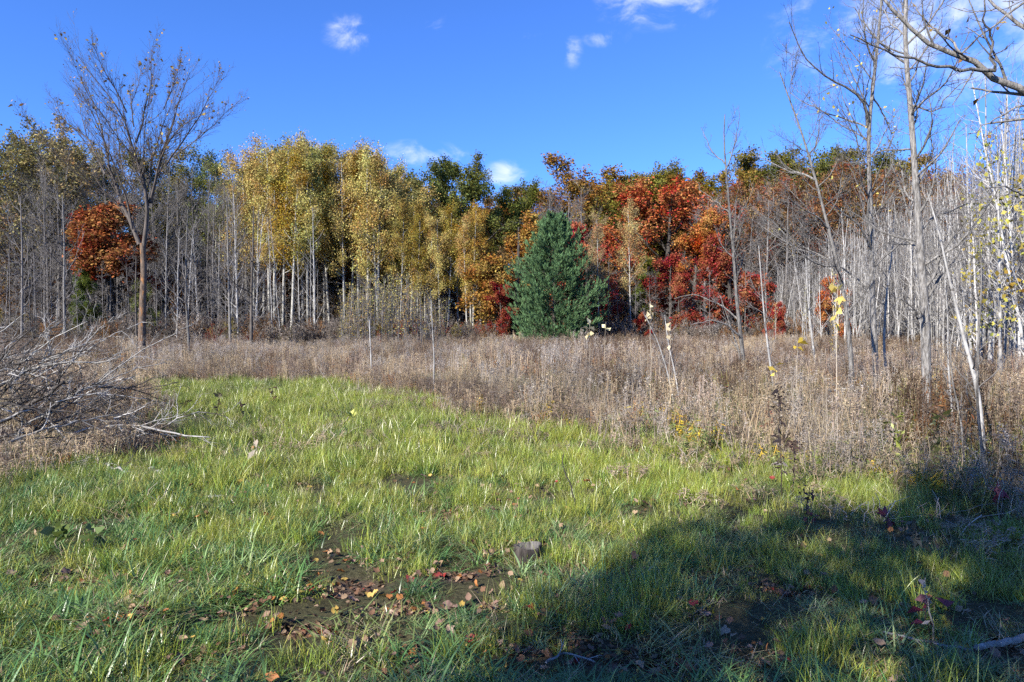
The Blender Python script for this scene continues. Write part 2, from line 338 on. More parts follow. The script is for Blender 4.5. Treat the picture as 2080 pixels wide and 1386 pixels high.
col = (1 - kk) * np.array([.085, .06, .043]) + kk * np.array([.06, .056, .028])
fr = np.clip((np.hypot(X, Y).ravel() - 48) / 6, 0, 1)[:, None]; col = col * (1 - fr) + fr * np.array([.085, .06, .042])
col = col * (1 - dm[:, None]) + dm[:, None] * np.array([.085, .062, .045])
at_ = gm.color_attributes.new('cover', 'FLOAT_COLOR', 'POINT'); at_.data.foreach_set('color', np.concatenate([col, np.ones((len(col), 1))], 1).astype(np.float32).ravel())
go = obj('ground', gm, kind='structure'); tag(go, 'open meadow ground running back under the trees', 'ground')

# ------------------------------------------------------------------ scattered ground cover (nobody could count it)
def scatter(name, pos, rotz, scl, idx, tint, protos, label, cat, tilt=None):
    col_ = bpy.data.collections.new(name + '_kinds')
    for i, me in enumerate(protos):
        if 'vc' not in me.attributes: a = me.attributes.new('vc', 'FLOAT_COLOR', 'FACE'); a.data.foreach_set('color', np.ones(len(me.polygons) * 4, np.float32))
        q = bpy.data.objects.new('%s_%02d' % (name, i), me); col_.objects.link(q)
    me = bpy.data.meshes.new(name); n = len(pos); me.vertices.add(n); me.vertices.foreach_set('co', np.asarray(pos, np.float32).ravel())
    rot = np.zeros((n, 3), np.float32); rot[:, 2] = rotz
    if tilt is not None: rot[:, 0] = tilt[:, 0]; rot[:, 1] = tilt[:, 1]
    s3 = scl if np.ndim(scl) == 2 else np.stack([scl] * 3, -1)
    for nm, ty, fld, v in (('rot', 'FLOAT_VECTOR', 'vector', rot), ('scl', 'FLOAT_VECTOR', 'vector', s3), ('idx', 'INT', 'value', idx), ('tint', 'FLOAT_COLOR', 'color', np.concatenate([tint, np.ones((n, 1))], 1))):
        a = me.attributes.new(nm, ty, 'POINT'); a.data.foreach_set(fld, np.ascontiguousarray(v, np.int32 if ty == 'INT' else np.float32).ravel())
    o = obj(name, me, kind='stuff'); tag(o, label, cat)
    ng = bpy.data.node_groups.new(name, 'GeometryNodeTree')
    ng.interface.new_socket('Geometry', in_out='INPUT', socket_type='NodeSocketGeometry'); ng.interface.new_socket('Geometry', in_out='OUTPUT', socket_type='NodeSocketGeometry')
    gi = ng.nodes.new('NodeGroupInput'); gou = ng.nodes.new('NodeGroupOutput'); iop = ng.nodes.new('GeometryNodeInstanceOnPoints'); ci = ng.nodes.new('GeometryNodeCollectionInfo')
    ci.inputs['Collection'].default_value = col_; ci.inputs['Separate Children'].default_value = True; ci.inputs['Reset Children'].default_value = True
    def na(nm, ty):
        q = ng.nodes.new('GeometryNodeInputNamedAttribute'); q.data_type = ty; q.inputs['Name'].default_value = nm; return q.outputs['Attribute']
    ng.links.new(gi.outputs[0], iop.inputs['Points']); ng.links.new(ci.outputs[0], iop.inputs['Instance']); iop.inputs['Pick Instance'].default_value = True
    ng.links.new(na('idx', 'INT'), iop.inputs['Instance Index']); ng.links.new(na('rot', 'FLOAT_VECTOR'), iop.inputs['Rotation']); ng.links.new(na('scl', 'FLOAT_VECTOR'), iop.inputs['Scale'])
    ng.links.new(iop.outputs[0], gou.inputs[0])
    md = o.modifiers.new('scatter', 'NODES'); md.node_group = ng
    return o
def disk(n, rad, r): a = r.uniform(0, 2 * np.pi, n); q = rad * np.sqrt(r.random(n)); return np.stack([q * np.cos(a), q * np.sin(a), np.zeros(n)], -1)
def tuft(n, rad, h, wd, lean, curl, r, segs=3, g=None, aligned=False):
    g = g or Geo(); U = r.uniform
    return g.blades(disk(n, rad, r), U(*h, n), U(*wd, n), U(0, 2 * np.pi, n), np.radians(U(*lean, n)), np.radians(U(*curl, n)), segs, face=None if aligned else U(0, 2 * np.pi, n))
def patch(seed, rad, n, kinds, colors, probs):
    """a little plot of turf: several tufts, each with its own colour"""
    r = np.random.default_rng(seed); G = Geo(); b = disk(n, rad, r)
    for i in range(n):
        c = np.array(colors[r.choice(len(colors), p=probs)]) * r.uniform(.75, 1.3); G.join(kinds[r.integers(len(kinds))](r), b[i], r.uniform(0, 6.28), r.uniform(.7, 1.25), c)
    return G.mesh('turf', M_grass)
YGc = [(.205, .27, .040), (.27, .305, .048), (.31, .31, .065), (.14, .215, .036), (.40, .33, .16)]
BGc = [(.085, .17, .045), (.125, .215, .062), (.21, .29, .115), (.40, .34, .19)]
t_fine = lambda r: tuft(48, .09, (.06, .20), (.0025, .0055), (0, 30), (5, 60), r)
t_flop = lambda r: tuft(34, .08, (.10, .25), (.004, .010), (25, 72), (20, 85), r, 4, None, True)
t_mat = lambda r: tuft(40, .14, (.06, .2), (.003, .008), (58, 88), (2, 30), r, 2, None, True)
t_short = lambda r: tuft(46, .12, (.02, .085), (.003, .006), (0, 60), (10, 70), r, 2)
fine = [patch(100 + i, .17, 6, [t_fine, t_fine, t_short], YGc, [.35, .31, .19, .12, .03]) for i in range(6)]
flop = [patch(120 + i, .18, 5, [t_flop, t_flop, t_mat], BGc, [.45, .36, .15, .04]) for i in range(6)]
short = [patch(140 + i, .2, 6, [t_short, t_mat], [(.14, .18, .05), (.20, .21, .07), (.36, .29, .17), (.28, .21, .13)], [.4, .25, .2, .15]) for i in range(4)]
def in_view(x, y, mar=1.6): return (np.abs(x) < .80 * y + mar) & (y > 1.2)
r = np.random.default_rng(3)
PX, PY, TI, SC, IX = [], [], [], [], []
def grass_layer(n, x0, x1, y0, y1, kinds, base_idx, sfun, want=lambda x, y: 1., dk=.78):
    x, y = r.uniform(x0, x1, n), r.uniform(y0, y1, n); sd = green_sd(x, y); dm = dirt(x, y); cl = fbm(x + 3, y, .55)
    dm = np.maximum(dm, .6 * dirt(x, y + .22)); keep = in_view(x, y) & (r.random(n) < np.clip(sd / .9 + .8, 0.0, 1)) & (r.random(n) > dm * dk) & (r.random(n) < want(x, y) * np.clip(4.2 * cl - 1.35, .06, 1))
    x, y = x[keep], y[keep]; m_ = len(x); u = fbm(x + 5, y, 2.2)
    PX.append(x); PY.append(y); SC.append(sfun(x, y) * r.uniform(.7, 1.25, m_) * (.75 + .5 * fbm(x, y + 9, 1.1)) * (1 - .6 * np.clip(dirt(x, y + .28), 0, 1))); IX.append(r.integers(0, kinds, m_) + base_idx)
    TI.append(np.stack([.82 + .5 * (u - .25), .86 + .38 * (u - .25), .95 + 0 * u], -1) * r.uniform(.82, 1.18, (m_, 1)))
leftness = lambda x, y: np.clip(.62 - x / 6 - (y - 5) / 6, 0.15, 1)
grass_layer(3400, -6, 6.5, 1.3, 8, 6, 0, lambda x, y: .92 + 0 * x, lambda x, y: np.clip(.35 + (y - 3) / 6, .3, 1))
grass_layer(2900, -6, 6.5, 1.3, 8, 6, 6, lambda x, y: .62 + .38 * leftness(x, y), leftness)
grass_layer(2300, -6, 6.5, 1.3, 8, 4, 12, lambda x, y: 1 + 0 * x, dk=.55)
grass_layer(4000, -12, 7, 7.5, 21, 6, 0, lambda x, y: 1.35 + 0 * x)
grass_layer(2300, -12, 7, 7.5, 21, 6, 6, lambda x, y: .85 + 0 * x, lambda x, y: np.clip(1.2 - (y - 7) / 9, .25, 1))
grass_layer(2700, -12, 7, 7.5, 21, 4, 12, lambda x, y: 1.7 + 0 * x)
x, y = np.concatenate(PX), np.concatenate(PY); s1 = np.concatenate(SC); m_ = len(x)
scatter('grass', np.stack([x, y, gh(x, y) - .01], -1), r.uniform(0, 6.28, m_), np.stack([s1, s1, s1 * r.uniform(.75, 1.2, m_)], -1), np.concatenate(IX), np.concatenate(TI), fine + flop + short,
        'uneven green and yellow grass of the clearing in front', 'grass')

# dried weeds of the meadow
def weed(r, n, rad, h, leafn, leafs, top, lean=12, topn=24):
    g = Geo(); b = disk(n, rad, r); hh = r.uniform(*h, n); K = 5
    az = r.uniform(0, 6.28, n); le = np.radians(r.uniform(0, lean, n)); q = np.linspace(0, 1, K)
    D = np.stack([np.cos(az) * np.sin(le), np.sin(az) * np.sin(le), np.cos(le)], -1)
    P = b[:, None] + D[:, None] * (hh[:, None] * q)[..., None]; P[:, 2:] += .015 * r.normal(size=P[:, 2:].shape)
    g.tubes(P, np.linspace(.0058, .0028, K)[None] * np.ones((n, 1)), 3, 1)
    c, T = along(P, leafn, (.12, .95), .010, r); g.leaves(c, leafs, .2, r, -.55, 0, fold=.2)
    if top == 'plume':
        c, T = along(P, topn, (.76, 1.), .02, r); g.leaves(c, .034, .38, r, .5, 0)
        tw, tr_ = grow(P, np.full(P.shape[:2], .002), 5, (.72, .98), (30, 70), (.08, .16), .05, .1, 3, .8, .5, r); g.tubes(tw, tr_, 3, 1)
        c, T = along(tw, 4, (.3, 1), .01, r); g.leaves(c, .026, .5, r)
    elif top == 'flat':
        tw, tr_ = grow(P, np.full(P.shape[:2], .002), 7, (.8, .98), (20, 50), (.10, .18), .1, .05, 3, .8, .5, r); g.tubes(tw, tr_, 3, 1)
        g.leaves(tw[:, -1].repeat(3, 0) + .012 * r.normal(size=(len(tw) * 3, 3)), .02, .8, r)
    return g
w_gold = lambda r: weed(r, 7, .20, (.65, 1.12), 7, .062, 'plume', 12, 18)
w_leaf = lambda r: weed(r, 6, .18, (.5, .95), 15, .075, 'none', 18)
w_aster = lambda r: weed(r, 6, .2, (.7, 1.05), 7, .05, 'flat', 10)
w_grass = lambda r: tuft(75, .2, (.25, .75), (.003, .007), (2, 40), (10, 85), r)
w_broad = lambda r: weed(r, 5, .15, (.35, .8), 30, .085, 'none', 25)
w_stalk = lambda r: weed(r, 8, .22, (.5, 1.0), 3, .04, 'none', 42)
w_bare = lambda r: weed(r, 9, .25, (.75, 1.3), 2, .04, 'flat', 9)
MAUVE, WBROWN, WTAN, WOLIVE, WRUST, WGREY, WSTRAW, WGREEN, WYEL = (.255, .195, .15), (.155, .105, .07), (.37, .29, .19), (.22, .215, .07), (.27, .13, .05), (.33, .29, .245), (.46, .38, .25), (.22, .26, .09), (.52, .37, .05)
def wpatch(seed, rad, n, table):
    r = np.random.default_rng(seed); G = Geo(); b = disk(n, rad, r); pt = r.uniform(.78, 1.22); pr = np.array([t_[2] for t_ in table], float) * r.uniform(.4, 1.8, len(table)); pr /= pr.sum()
    for i in range(n):
        f, cols, _ = table[r.choice(len(table), p=pr)]; c = np.array(cols[r.integers(len(cols))]) * pt * r.uniform(.72, 1.28); G.join(f(r), b[i], r.uniform(0, 6.28), r.uniform(.75, 1.1), c)
    return G.mesh('weeds', mats=[M_tint, M_stemt])
FAR = [(w_gold, [MAUVE, MAUVE, WBROWN, WTAN, WGREY], 5), (w_leaf, [WBROWN, WBROWN, WRUST, WOLIVE], 2.2), (w_aster, [WBROWN, MAUVE, WGREY], 1.3), (w_bare, [WGREY, WTAN, MAUVE], 2.0), (w_grass, [WSTRAW, WTAN], 2.8), (w_broad, [WOLIVE, WYEL, WRUST], .35)]
NEAR = [(w_gold, [WTAN, MAUVE, WTAN], 2.2), (w_leaf, [WBROWN, WOLIVE, WTAN], 1.6), (w_aster, [WGREY, WTAN], .8), (w_bare, [WGREY, WTAN], 1.2), (w_grass, [WSTRAW, WSTRAW, WGREEN, WGREEN, WTAN], 6), (w_broad, [WGREEN, WOLIVE, WTAN, WYEL], 1.1)]
EDGE = [(w_stalk, [WGREY, WTAN], 4), (w_grass, [WGREEN, WSTRAW], 3), (w_gold, [MAUVE, WTAN], 2), (w_leaf, [WBROWN], 1)]
STRAWT = [(w_grass, [WSTRAW, WSTRAW, WTAN, WGREEN], 6), (w_gold, [WTAN, WGREY], 1.5), (w_bare, [WGREY, WTAN], 1.2), (w_stalk, [WGREY], 1)]
DARKT = [(w_leaf, [WBROWN, WBROWN, WRUST], 3), (w_aster, [WBROWN, MAUVE], 2), (w_gold, [WBROWN, MAUVE], 3), (w_bare, [WBROWN], 1.5), (w_broad, [WOLIVE, WRUST], .8)]
W = [wpatch(200 + i, .75, 13, FAR) for i in range(9)] + [wpatch(220 + i, .7, 15, NEAR) for i in range(7)] + [wpatch(240 + i, .25, 2, FAR) for i in range(6)] + [wpatch(250 + i, .25, 2, NEAR) for i in range(6)] + [wpatch(260 + i, .3, 2, EDGE) for i in range(6)]
W += [wpatch(270 + i, .75, 13, STRAWT) for i in range(5)] + [wpatch(280 + i, .75, 12, DARKT) for i in range(5)]     # 34-38, 39-43
def cells(y0, y1, st):
    a, b = np.meshgrid(np.arange(-.86 * y1 - 2, .86 * y1 + 2, st), np.arange(y0, y1, st)); x = a.ravel() + r.uniform(-.5, .5, a.size) * st; y = b.ravel() + r.uniform(-.5, .5, a.size) * st
    k = in_view(x, y, 2.5); return x[k], y[k]
def nearness(x, y): return np.clip(1.25 - (y - 5) / 13, 0, 1) * np.clip((x + 1.2) / 3, 0, 1)
xs, ys, ids, hs1 = [], [], [], []
x, y = cells(2, 63, .95); k = green_sd(x, y) < -.75; x, y = x[k], y[k]                      # the body of the meadow
nr = r.random(len(x)) < nearness(x, y); xs.append(x); ys.append(y); sp = fbm(x + 50, y - 20, 5.5) + r.normal(0, .06, len(x)); ii_ = np.where(nr, r.integers(9, 16, len(x)), r.integers(0, 9, len(x)))
ii_ = np.where(sp > .60, r.integers(34, 39, len(x)), np.where(sp < .40, r.integers(39, 44, len(x)), ii_)); ids.append(ii_); hs1.append(np.where(sp > .60, .78, np.where(nr, .85, 1.0)))
x, y = cells(2, 24, .27); sd = green_sd(x, y) + (fbm(x, y, 1.3) - .5) * 1.7; k = (sd < .1) & (sd > -1.1); x, y = x[k], y[k]   # its ragged margin
nr = r.random(len(x)) < nearness(x, y); xs.append(x); ys.append(y); ids.append(np.where(nr, r.integers(22, 28, len(x)), r.integers(16, 22, len(x)))); hs1.append(np.full(len(x), .82))
x, y = cells(5, 20, .4); sd = green_sd(x, y); k = (sd > -.2) & (sd < 3.0) & (r.random(len(x)) < .8 * np.clip(1 - sd / 3.0, 0, 1)) & (x > -4); x, y = x[k], y[k]
xs.append(x); ys.append(y); ids.append(r.integers(28, 34, len(x))); hs1.append(np.full(len(x), .62))
x = np.concatenate(xs); y = np.concatenate(ys); idx = np.concatenate(ids); hsc = np.concatenate(hs1); m_ = len(x)
band = fbm(x + 20, y, 5.0); k2 = fbm(x - 30, y + 4, 9.)
ti = .95 * np.stack([.96 + .1 * (k2 - .5), .99 + 0 * k2, 1.03 - .25 * (k2 - .5)], -1) * (1 + 1.0 * (band - .5))[:, None] * r.uniform(.85, 1.15, (m_, 1))
pile = np.clip(1.25 - np.hypot((x + 6.2) / 2.3, (y - 9.4) / 1.5), 0, 1)
hsc = hsc * np.clip(.62 - .22 * green_sd(x, y), .5, 1.0)
hsc = hsc * (1 - .38 * np.minimum(1, pile * 2)) * r.uniform(.68, 1.16, m_) * (.80 + .7 * (fbm(x, y, 3) - .3)) * np.where(y < 8.5, .74, 1)
scatter('dry_weeds', np.stack([x, y, gh(x, y) - .02], -1), r.uniform(0, 6.28, m_), np.stack([np.ones(m_)] * 2 + [hsc], -1), idx, ti, W,
        'waist-high brown and tan dried weeds covering the meadow', 'weeds', tilt=r.normal(0, .03, (m_, 2)))

# ------------------------------------------------------------------ trees: prototypes for the wood
def wood(levels, sides=(7, 5, 4, 3)):
    g = Geo()
    for i, (P, Rr) in enumerate(levels): g.tubes(P, Rr, sides[min(i, 3)])
    return g
def stem(h, r0, r1, lean=.03, wob=.012, n=9, r=None):
    r = r or rng; q = np.linspace(0, 1, n); a = r.uniform(0, 6.28)
    P = np.stack([np.cos(a) * lean * h * q ** 1.3, np.sin(a) * lean * h * q ** 1.3, h * q - .15], -1); P[1:, :2] += np.cumsum(wob * h / n * r.normal(size=(n - 1, 2)), 0)
    rad = r1 + (r0 - r1) * (1 - q) ** .9; rad[0] *= 1.35
    return P[None], rad[None]
PROTO = {}
def proto(kind, parts, h): PROTO.setdefault(kind, []).append((parts, h))
def mk_aspen(seed, h=18.):
    r = np.random.default_rng(seed); t = stem(h, .16, .03, .03, .02, 12, r)
    a = grow(*t, 24, (.38, .98), (32, 68), (.09, .25), .10, .14, 6, .38, .3, r, .55); b = grow(*a, 5, (.25, 1), (30, 60), (.35, .6), .05, .2, 4, .6, .4, r, .4, minr=.012)
    c, T = along(a[0][:, 2:], 30, (.2, 1), .2, r); c2, T2 = along(b[0], 92, (.1, 1.1), .28, r)
    lv = np.concatenate([c, c2]); g = Geo().leaves(lv, .122, .8, r)
    dead = grow(*t, 7, (.15, .45), (60, 95), (.04, .09), -.02, .12, 4, .25, .4, r, .2, minr=.012)
    proto('aspen', {'trunk': wood([t, a]).mesh('aspen_trunk', M_aspen, True), 'twigs': Geo().tubes(*b, 3).tubes(*dead, 3).mesh('aspen_twigs', M_twig), 'crown': g.mesh('aspen_crown', M_leaf)}, h)
def mk_oak(seed, h=16., low=.3, wide=.48, dense=1.0, kind='oak'):
    r = np.random.default_rng(seed); t = stem(h * .86, .24, .05, .05, .05, 10, r)
    a = grow(*t, 17, (low, .98), (40, 78), (wide * .75, wide * 1.15), .10, .16, 8, .5, .25, r, .55); b = grow(*a, 7, (.25, 1), (30, 65), (.28, .45), .06, .18, 5, .55, .35, r, .45)
    c = grow(*b, 4, (.2, 1), (30, 60), (.4, .6), .04, .22, 4, .6, .4, r, .3, minr=.011)
    p, T = along(c[0], int(50 * dense), (.1, 1.05), .2, r); g = Geo().leaves(p, .155, .62, r)
    proto(kind, {'trunk': wood([t, a]).mesh('oak_trunk', M_dark, True), 'twigs': Geo().tubes(*b, 3).tubes(*c, 3).mesh('oak_twigs', M_dark), 'crown': g.mesh('oak_crown', M_leaf)}, h)
def mk_bare(seed, h=15., kind='bare', r0=.15, ang=(30, 60), wide=.36, bark=None, leaf=0, low=.25, tw=.010, k=(18, 8, 6), up=.14):
    r = np.random.default_rng(seed); t = stem(h, r0, .02, .03, .025, 12, r)
    a = grow(*t, k[0], (low, .98), ang, (wide * .7, wide * 1.1), up, .12, 7, .42, .25, r, .65); b = grow(*a, k[1], (.2, 1), (25, 60), (.3, .5), .08, .16, 5, .6, .4, r, .4, minr=tw * 1.2)
    c = grow(*b, k[2], (.2, 1), (25, 60), (.4, .7), .06, .18, 4, .65, .5, r, .3, minr=tw)
    parts = {'trunk': wood([t, a]).mesh('bare_trunk', bark or M_twig, True), 'twigs': Geo().tubes(*b, 3).tubes(*c, 3).mesh('bare_twigs', M_twig)}
    if leaf:
        p, T = along(c[0], leaf, (.2, 1), .1, r); parts['crown'] = Geo().leaves(p, .15, .7, r).mesh('thin_crown', M_leaf)
    proto(kind, parts, h)
def mk_pole(seed, h=9.5, kind='pole', leaf=0):
    r = np.random.default_rng(seed); t = stem(h, .055, .012, .05, .022, 10, r)
    a = grow(*t, 22, (.18, .98), (25, 60), (.10, .20), .16, .10, 5, .42, .4, r, .4, minr=.009); b = grow(*a, 3, (.25, 1), (25, 55), (.4, .6), .1, .15, 4, .7, .6, r, .3, minr=.006)
    parts = {'trunk': wood([t, a]).mesh('pole_trunk', M_twig if kind == 'whip' else M_sapling, True), 'twigs': Geo().tubes(*b, 3).mesh('pole_twigs', M_twig)}
    if leaf:
        p, T = along(b[0], leaf, (.2, 1), .1, r); parts['crown'] = Geo().leaves(p, .10, .85, r).mesh('pole_leaves', M_leaf)
    proto(kind, parts, h)
for i in range(5): mk_aspen(300 + i)
for i in range(4): mk_oak(320 + i)
for i in range(3): mk_oak(330 + i, 11., .12, .42, 1.1, 'lowoak')
mk_oak(347, 11., .42, .25, 1.3, 'highoak')
for i in range(2): mk_oak(338 + i, 11., .12, .42, .36, 'shadeoak')
for i in range(2): mk_oak(335 + i, 16., .3, .5, .4, 'thinoak')
for i in range(4): mk_bare(340 + i)
for i in range(3): mk_bare(350 + i, 9., 'barelow', .06, (50, 95), .30, M_twig, 0, .06, .009, (26, 7, 4), .03)
for i in range(2): mk_bare(360 + i, 15., 'thinleaf', .15, (35, 65), .36, M_grey, 5)
for i in range(6): mk_pole(370 + i, 8.5 + .5 * i)
for i in range(3): mk_pole(380 + i, 6., 'youngaspen', 5)
for i in range(3): mk_pole(386 + i, 6., 'whip', 2)
_cnt = {}
def plant(kind, x, y, h, label, cat='tree', name='tree', group=None, color=(.3, .2, .05), width=1.0, r=None, tilt=0., var=None):
    r = r or rng; L_ = PROTO[kind]; i = _cnt.get(kind, 0); _cnt[kind] = i + 1
    parts, ph = L_[(i if var is None else var) % len(L_)]; s = h / ph
    e = thing(name, label, cat, (x, y, float(gh(x, y)) - .02), group); e.rotation_euler = (r.normal(0, tilt), r.normal(0, tilt), r.uniform(0, 6.28)); e.scale = (s * width, s * width, s)
    j = r.normal(0, .06); c = np.clip(np.array(color) * (1 + r.normal(0, .12)) * np.array([1 + j, 1 - j * .4, 1]), .004, .9)
    for pn, me in parts.items():
        q = obj(pn, me, e, c, kind='stuff' if pn == 'twigs' else None)
    return e
def at_px(kind, px, top, d, width=1., **k):
    top = top + {'aspen': 26, 'oak': -26, 'thinoak': -14}.get(kind, 0)
    return plant(kind, (px - 1040) / FPX * d, d, EYE + (HOR - top) / FPX * d, width=width, **k)

# leaf colours (real leaf reflectances)
GOLD = (.41, .305, .095); GOLDG = (.30, .275, .095); YEL = (.50, .39, .12); OLIVE = (.115, .115, .022); DKGREEN = (.095, .11, .028); RUST = (.33, .10, .03); RED = (.28, .05, .03)
ORANGE = (.38, .165, .035); BROWN = (.20, .10, .04); DRED = (.16, .03, .025); PALE = (.36, .25, .10); TANB = (.26, .17, .085)
r = np.random.default_rng(77)
# trees that stand out along the edge of the wood
special = [
 ('highoak', 224, 386, 50.5, 1.2, (.28, .08, .03), 'rust-red oak glowing behind the forked bare elm'),
 ('lowoak', 1042, 416, 52, .95, (.36, .165, .04), 'orange-brown oak just left of the green pine'),
 ('lowoak', 1020, 560, 50, .75, RED, 'low bright red oak sapling at the pine\'s lower left'),
 ('lowoak', 1195, 440, 53, .75, RED, 'deep red oak rising just behind the pine\'s right shoulder'),
 ('oak', 1190, 325, 72, 1.1, (.27, .13, .03), 'tall golden-orange oak crown above and behind the pine'),
 ('oak', 1340, 362, 64, 1.2, (.31, .085, .03), 'broad orange-red oak crown, widest right of the pine'),
 ('lowoak', 1405, 420, 58, 0.8, (.32, .12, .03), 'orange oak below the broad red crown'),
 ('lowoak', 1360, 500, 54, .85, RED, 'bright red oak with foliage down to the weeds, right of the white birches'),
 ('lowoak', 1318, 510, 57, .6, OLIVE, 'small olive-gold oak between the white birch and the red oaks'),
 ('lowoak', 1492, 470, 54, .95, (.26, .055, .03), 'red oak behind the thin leaning grey tree at the thicket\'s edge'),
 ('lowoak', 1690, 545, 46, .7, RUST, 'small rust-red oak glimpsed through the pale thicket'),
 ('lowoak', 1570, 610, 47, .7, RED, 'knee-low red oak scrub at the thicket\'s left end'),
 ('lowoak', 1300, 630, 51, .8, (.24, .06, .03), 'low brownish-red oak scrub right of the pine'),
 ('aspen', 1282, 395, 52, .75, PALE, 'slim white birch with pale yellow top, tallest right of the pine'),
 ('aspen', 1218, 418, 51, .7, (.30, .20, .10), 'slim white birch with thin tan leaves beside the pine'),
 ('oak', 905, 325, 66, .9, DKGREEN, 'dark green oak crown right of the golden aspens'),
 ('oak', 945, 350, 65, .75, (.115, .12, .03), 'dark olive oak crown standing behind the last golden aspen'),
 ('oak', 1050, 388, 70, .7, OLIVE, 'round green-gold crown behind the orange-brown oak'),
 ('aspen', 960, 400, 52, .95, (.36, .25, .05), 'forked golden aspen at the right end of the aspen stand'),
 ('lowoak', 290, 560, 48, .55, (.17, .19, .06), 'pale green bushy willow behind the elm trunk'),
 ('lowoak', 185, 535, 49, .55, (.13, .15, .03), 'yellow-green bush left of the elm trunk'),
 ('lowoak', 1150, 610, 56, .8, DRED, 'dark red shrub in the shade right of the pine'),
]
for kind, px, top, d, wd, col, lab in special: at_px(kind, px, top, d, wd * (1.0 if kind == 'aspen' else 1.25), label=lab, color=col, name={'aspen': 'aspen_tree'}.get(kind, 'oak_tree'), r=r)
ORD = 'first second third fourth fifth sixth seventh eighth ninth tenth eleventh twelfth thirteenth fourteenth fifteenth sixteenth seventeenth eighteenth nineteenth twentieth'.split()
ORD += ['twenty-' + o for o in ORD[:9]] + ['thirtieth'] + ['thirty-' + o for o in ORD[:9]] + ['fortieth']
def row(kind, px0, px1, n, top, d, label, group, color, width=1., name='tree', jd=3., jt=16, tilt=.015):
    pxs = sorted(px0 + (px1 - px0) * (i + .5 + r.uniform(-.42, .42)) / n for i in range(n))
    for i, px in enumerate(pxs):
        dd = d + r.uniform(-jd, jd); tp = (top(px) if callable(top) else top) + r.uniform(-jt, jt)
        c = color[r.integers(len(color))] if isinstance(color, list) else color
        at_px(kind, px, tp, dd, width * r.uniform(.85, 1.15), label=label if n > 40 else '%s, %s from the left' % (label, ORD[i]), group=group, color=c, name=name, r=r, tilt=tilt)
aline = lambda px: float(np.interp(px, [470, 540, 600, 680, 760, 800, 860, 1000], [310, 292, 284, 288, 306, 332, 350, 400]))
row('aspen', 490, 800, 19, aline, 56, 'golden aspen with white trunk in the front of the aspen stand', 'front aspens of the golden stand', [GOLD, GOLD, (.30, .20, .03), YEL], .9, 'aspen_tree', 2.5)
row('aspen', 480, 880, 22, lambda p: aline(p) + 4, 63, 'greenish-gold aspen deep in the stand behind the front aspens', 'rear aspens of the golden stand', [GOLD, GOLDG, GOLDG], 1., 'aspen_tree', 3)
row('aspen', 790, 985, 12, lambda p: 400 + .1 * (p - 800), 54, 'lower golden aspen between the tall stand and the orange oak', 'lower aspens toward the pine', [(.27, .19, .035), (.22, .17, .04), GOLD], .95, 'aspen_tree', 2)
row('aspen', 10, 480, 15, lambda p: 292 + .02 * p, 68, 'green-gold treetop behind the bare trees on the elm\'s side', 'leafy aspens behind the bare trees', [GOLDG, (.19, .16, .05), (.15, .14, .04)], 1.05, 'aspen_tree', 3)
row('thinleaf', -60, 150, 5, 300, 58, 'brown-leaved half-bare tree behind the brush pile', 'half-bare trees behind the brush pile', [(.25, .20, .09), (.22, .19, .07), TANB], 1.1, 'half_bare_tree', 3)
row('thinoak', -80, 180, 4, 290, 64, 'bronze thin-crowned oak behind the brush pile', 'thin bronze oaks behind the brush pile', [(.24, .19, .075), (.20, .17, .06)], 1., 'oak_tree', 3)
row('bare', 40, 500, 24, lambda p: 355, 57, 'grey leafless tree between the elm and the aspen stand', 'leafless trees behind the elm', BROWN, .8, 'bare_tree', 3, 30)
row('bare', 1090, 1180, 4, 395, 62, 'grey leafless tree behind the pine tip', 'leafless trees behind the pine', BROWN, .9, 'bare_tree', 3)
row('bare', 1420, 1640, 8, 400, 60, 'grey leafless oak right of the red oaks', 'leafless trees right of the red oaks', BROWN, 1.1, 'bare_tree', 3, 20)
row('thinoak', 1420, 1660, 8, 385, 64, 'dull rust thin-crowned oak behind the leafless oaks', 'thin rust oaks', [(.20, .075, .035), BROWN], 1., 'oak_tree', 3, 20)
row('oak', 1230, 1820, 18, lambda p: float(np.interp(p, [1250, 1350, 1420, 1500, 1560, 1700, 1800], [356, 362, 372, 348, 326, 316, 345])), 76, 'olive-gold oak crown on the skyline behind the red oaks', 'skyline oaks', [OLIVE, (.15, .125, .022), (.18, .12, .025), (.13, .12, .025)], 1.05, 'oak_tree', 4, 10)
row('thinoak', 1620, 1950, 10, 360, 66, 'tan-brown oak behind the pale thicket', 'tan oaks behind the thicket', [TANB, BROWN, (.22, .12, .04)], 1.05, 'oak_tree', 4, 20)
row('barelow', 0, 520, 40, lambda p: 520, 50, 'low leafless grey tree at the wood\'s edge on the elm\'s side', 'low leafless trees under the wood', BROWN, .9, 'bare_tree', 4, 45)
row('barelow', 520, 1010, 26, lambda p: 560, 56, 'low leafless grey tree among the aspen trunks', 'low leafless trees among aspens', BROWN, .9, 'bare_tree', 3, 40)
row('barelow', 1230, 1640, 24, lambda p: 560, 52, 'low leafless grey tree in front of the red oaks', 'low leafless trees before the red oaks', BROWN, .8, 'bare_tree', 3, 40)
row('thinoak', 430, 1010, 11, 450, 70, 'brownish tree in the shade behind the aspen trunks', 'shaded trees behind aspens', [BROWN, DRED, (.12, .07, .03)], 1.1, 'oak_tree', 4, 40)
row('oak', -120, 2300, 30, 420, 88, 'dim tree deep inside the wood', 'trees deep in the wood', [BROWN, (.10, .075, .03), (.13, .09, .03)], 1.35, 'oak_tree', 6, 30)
row('whip', 690, 905, 74, lambda p: float(np.interp(p, [690, 740, 830, 905], [610, 580, 575, 610])), 46, 'whip-thin young aspen in the grey clump before the golden stand', 'young aspen clump before the stand', [YEL, GOLD, GOLDG], .8, 'young_aspen', 3.5, 25, .03)
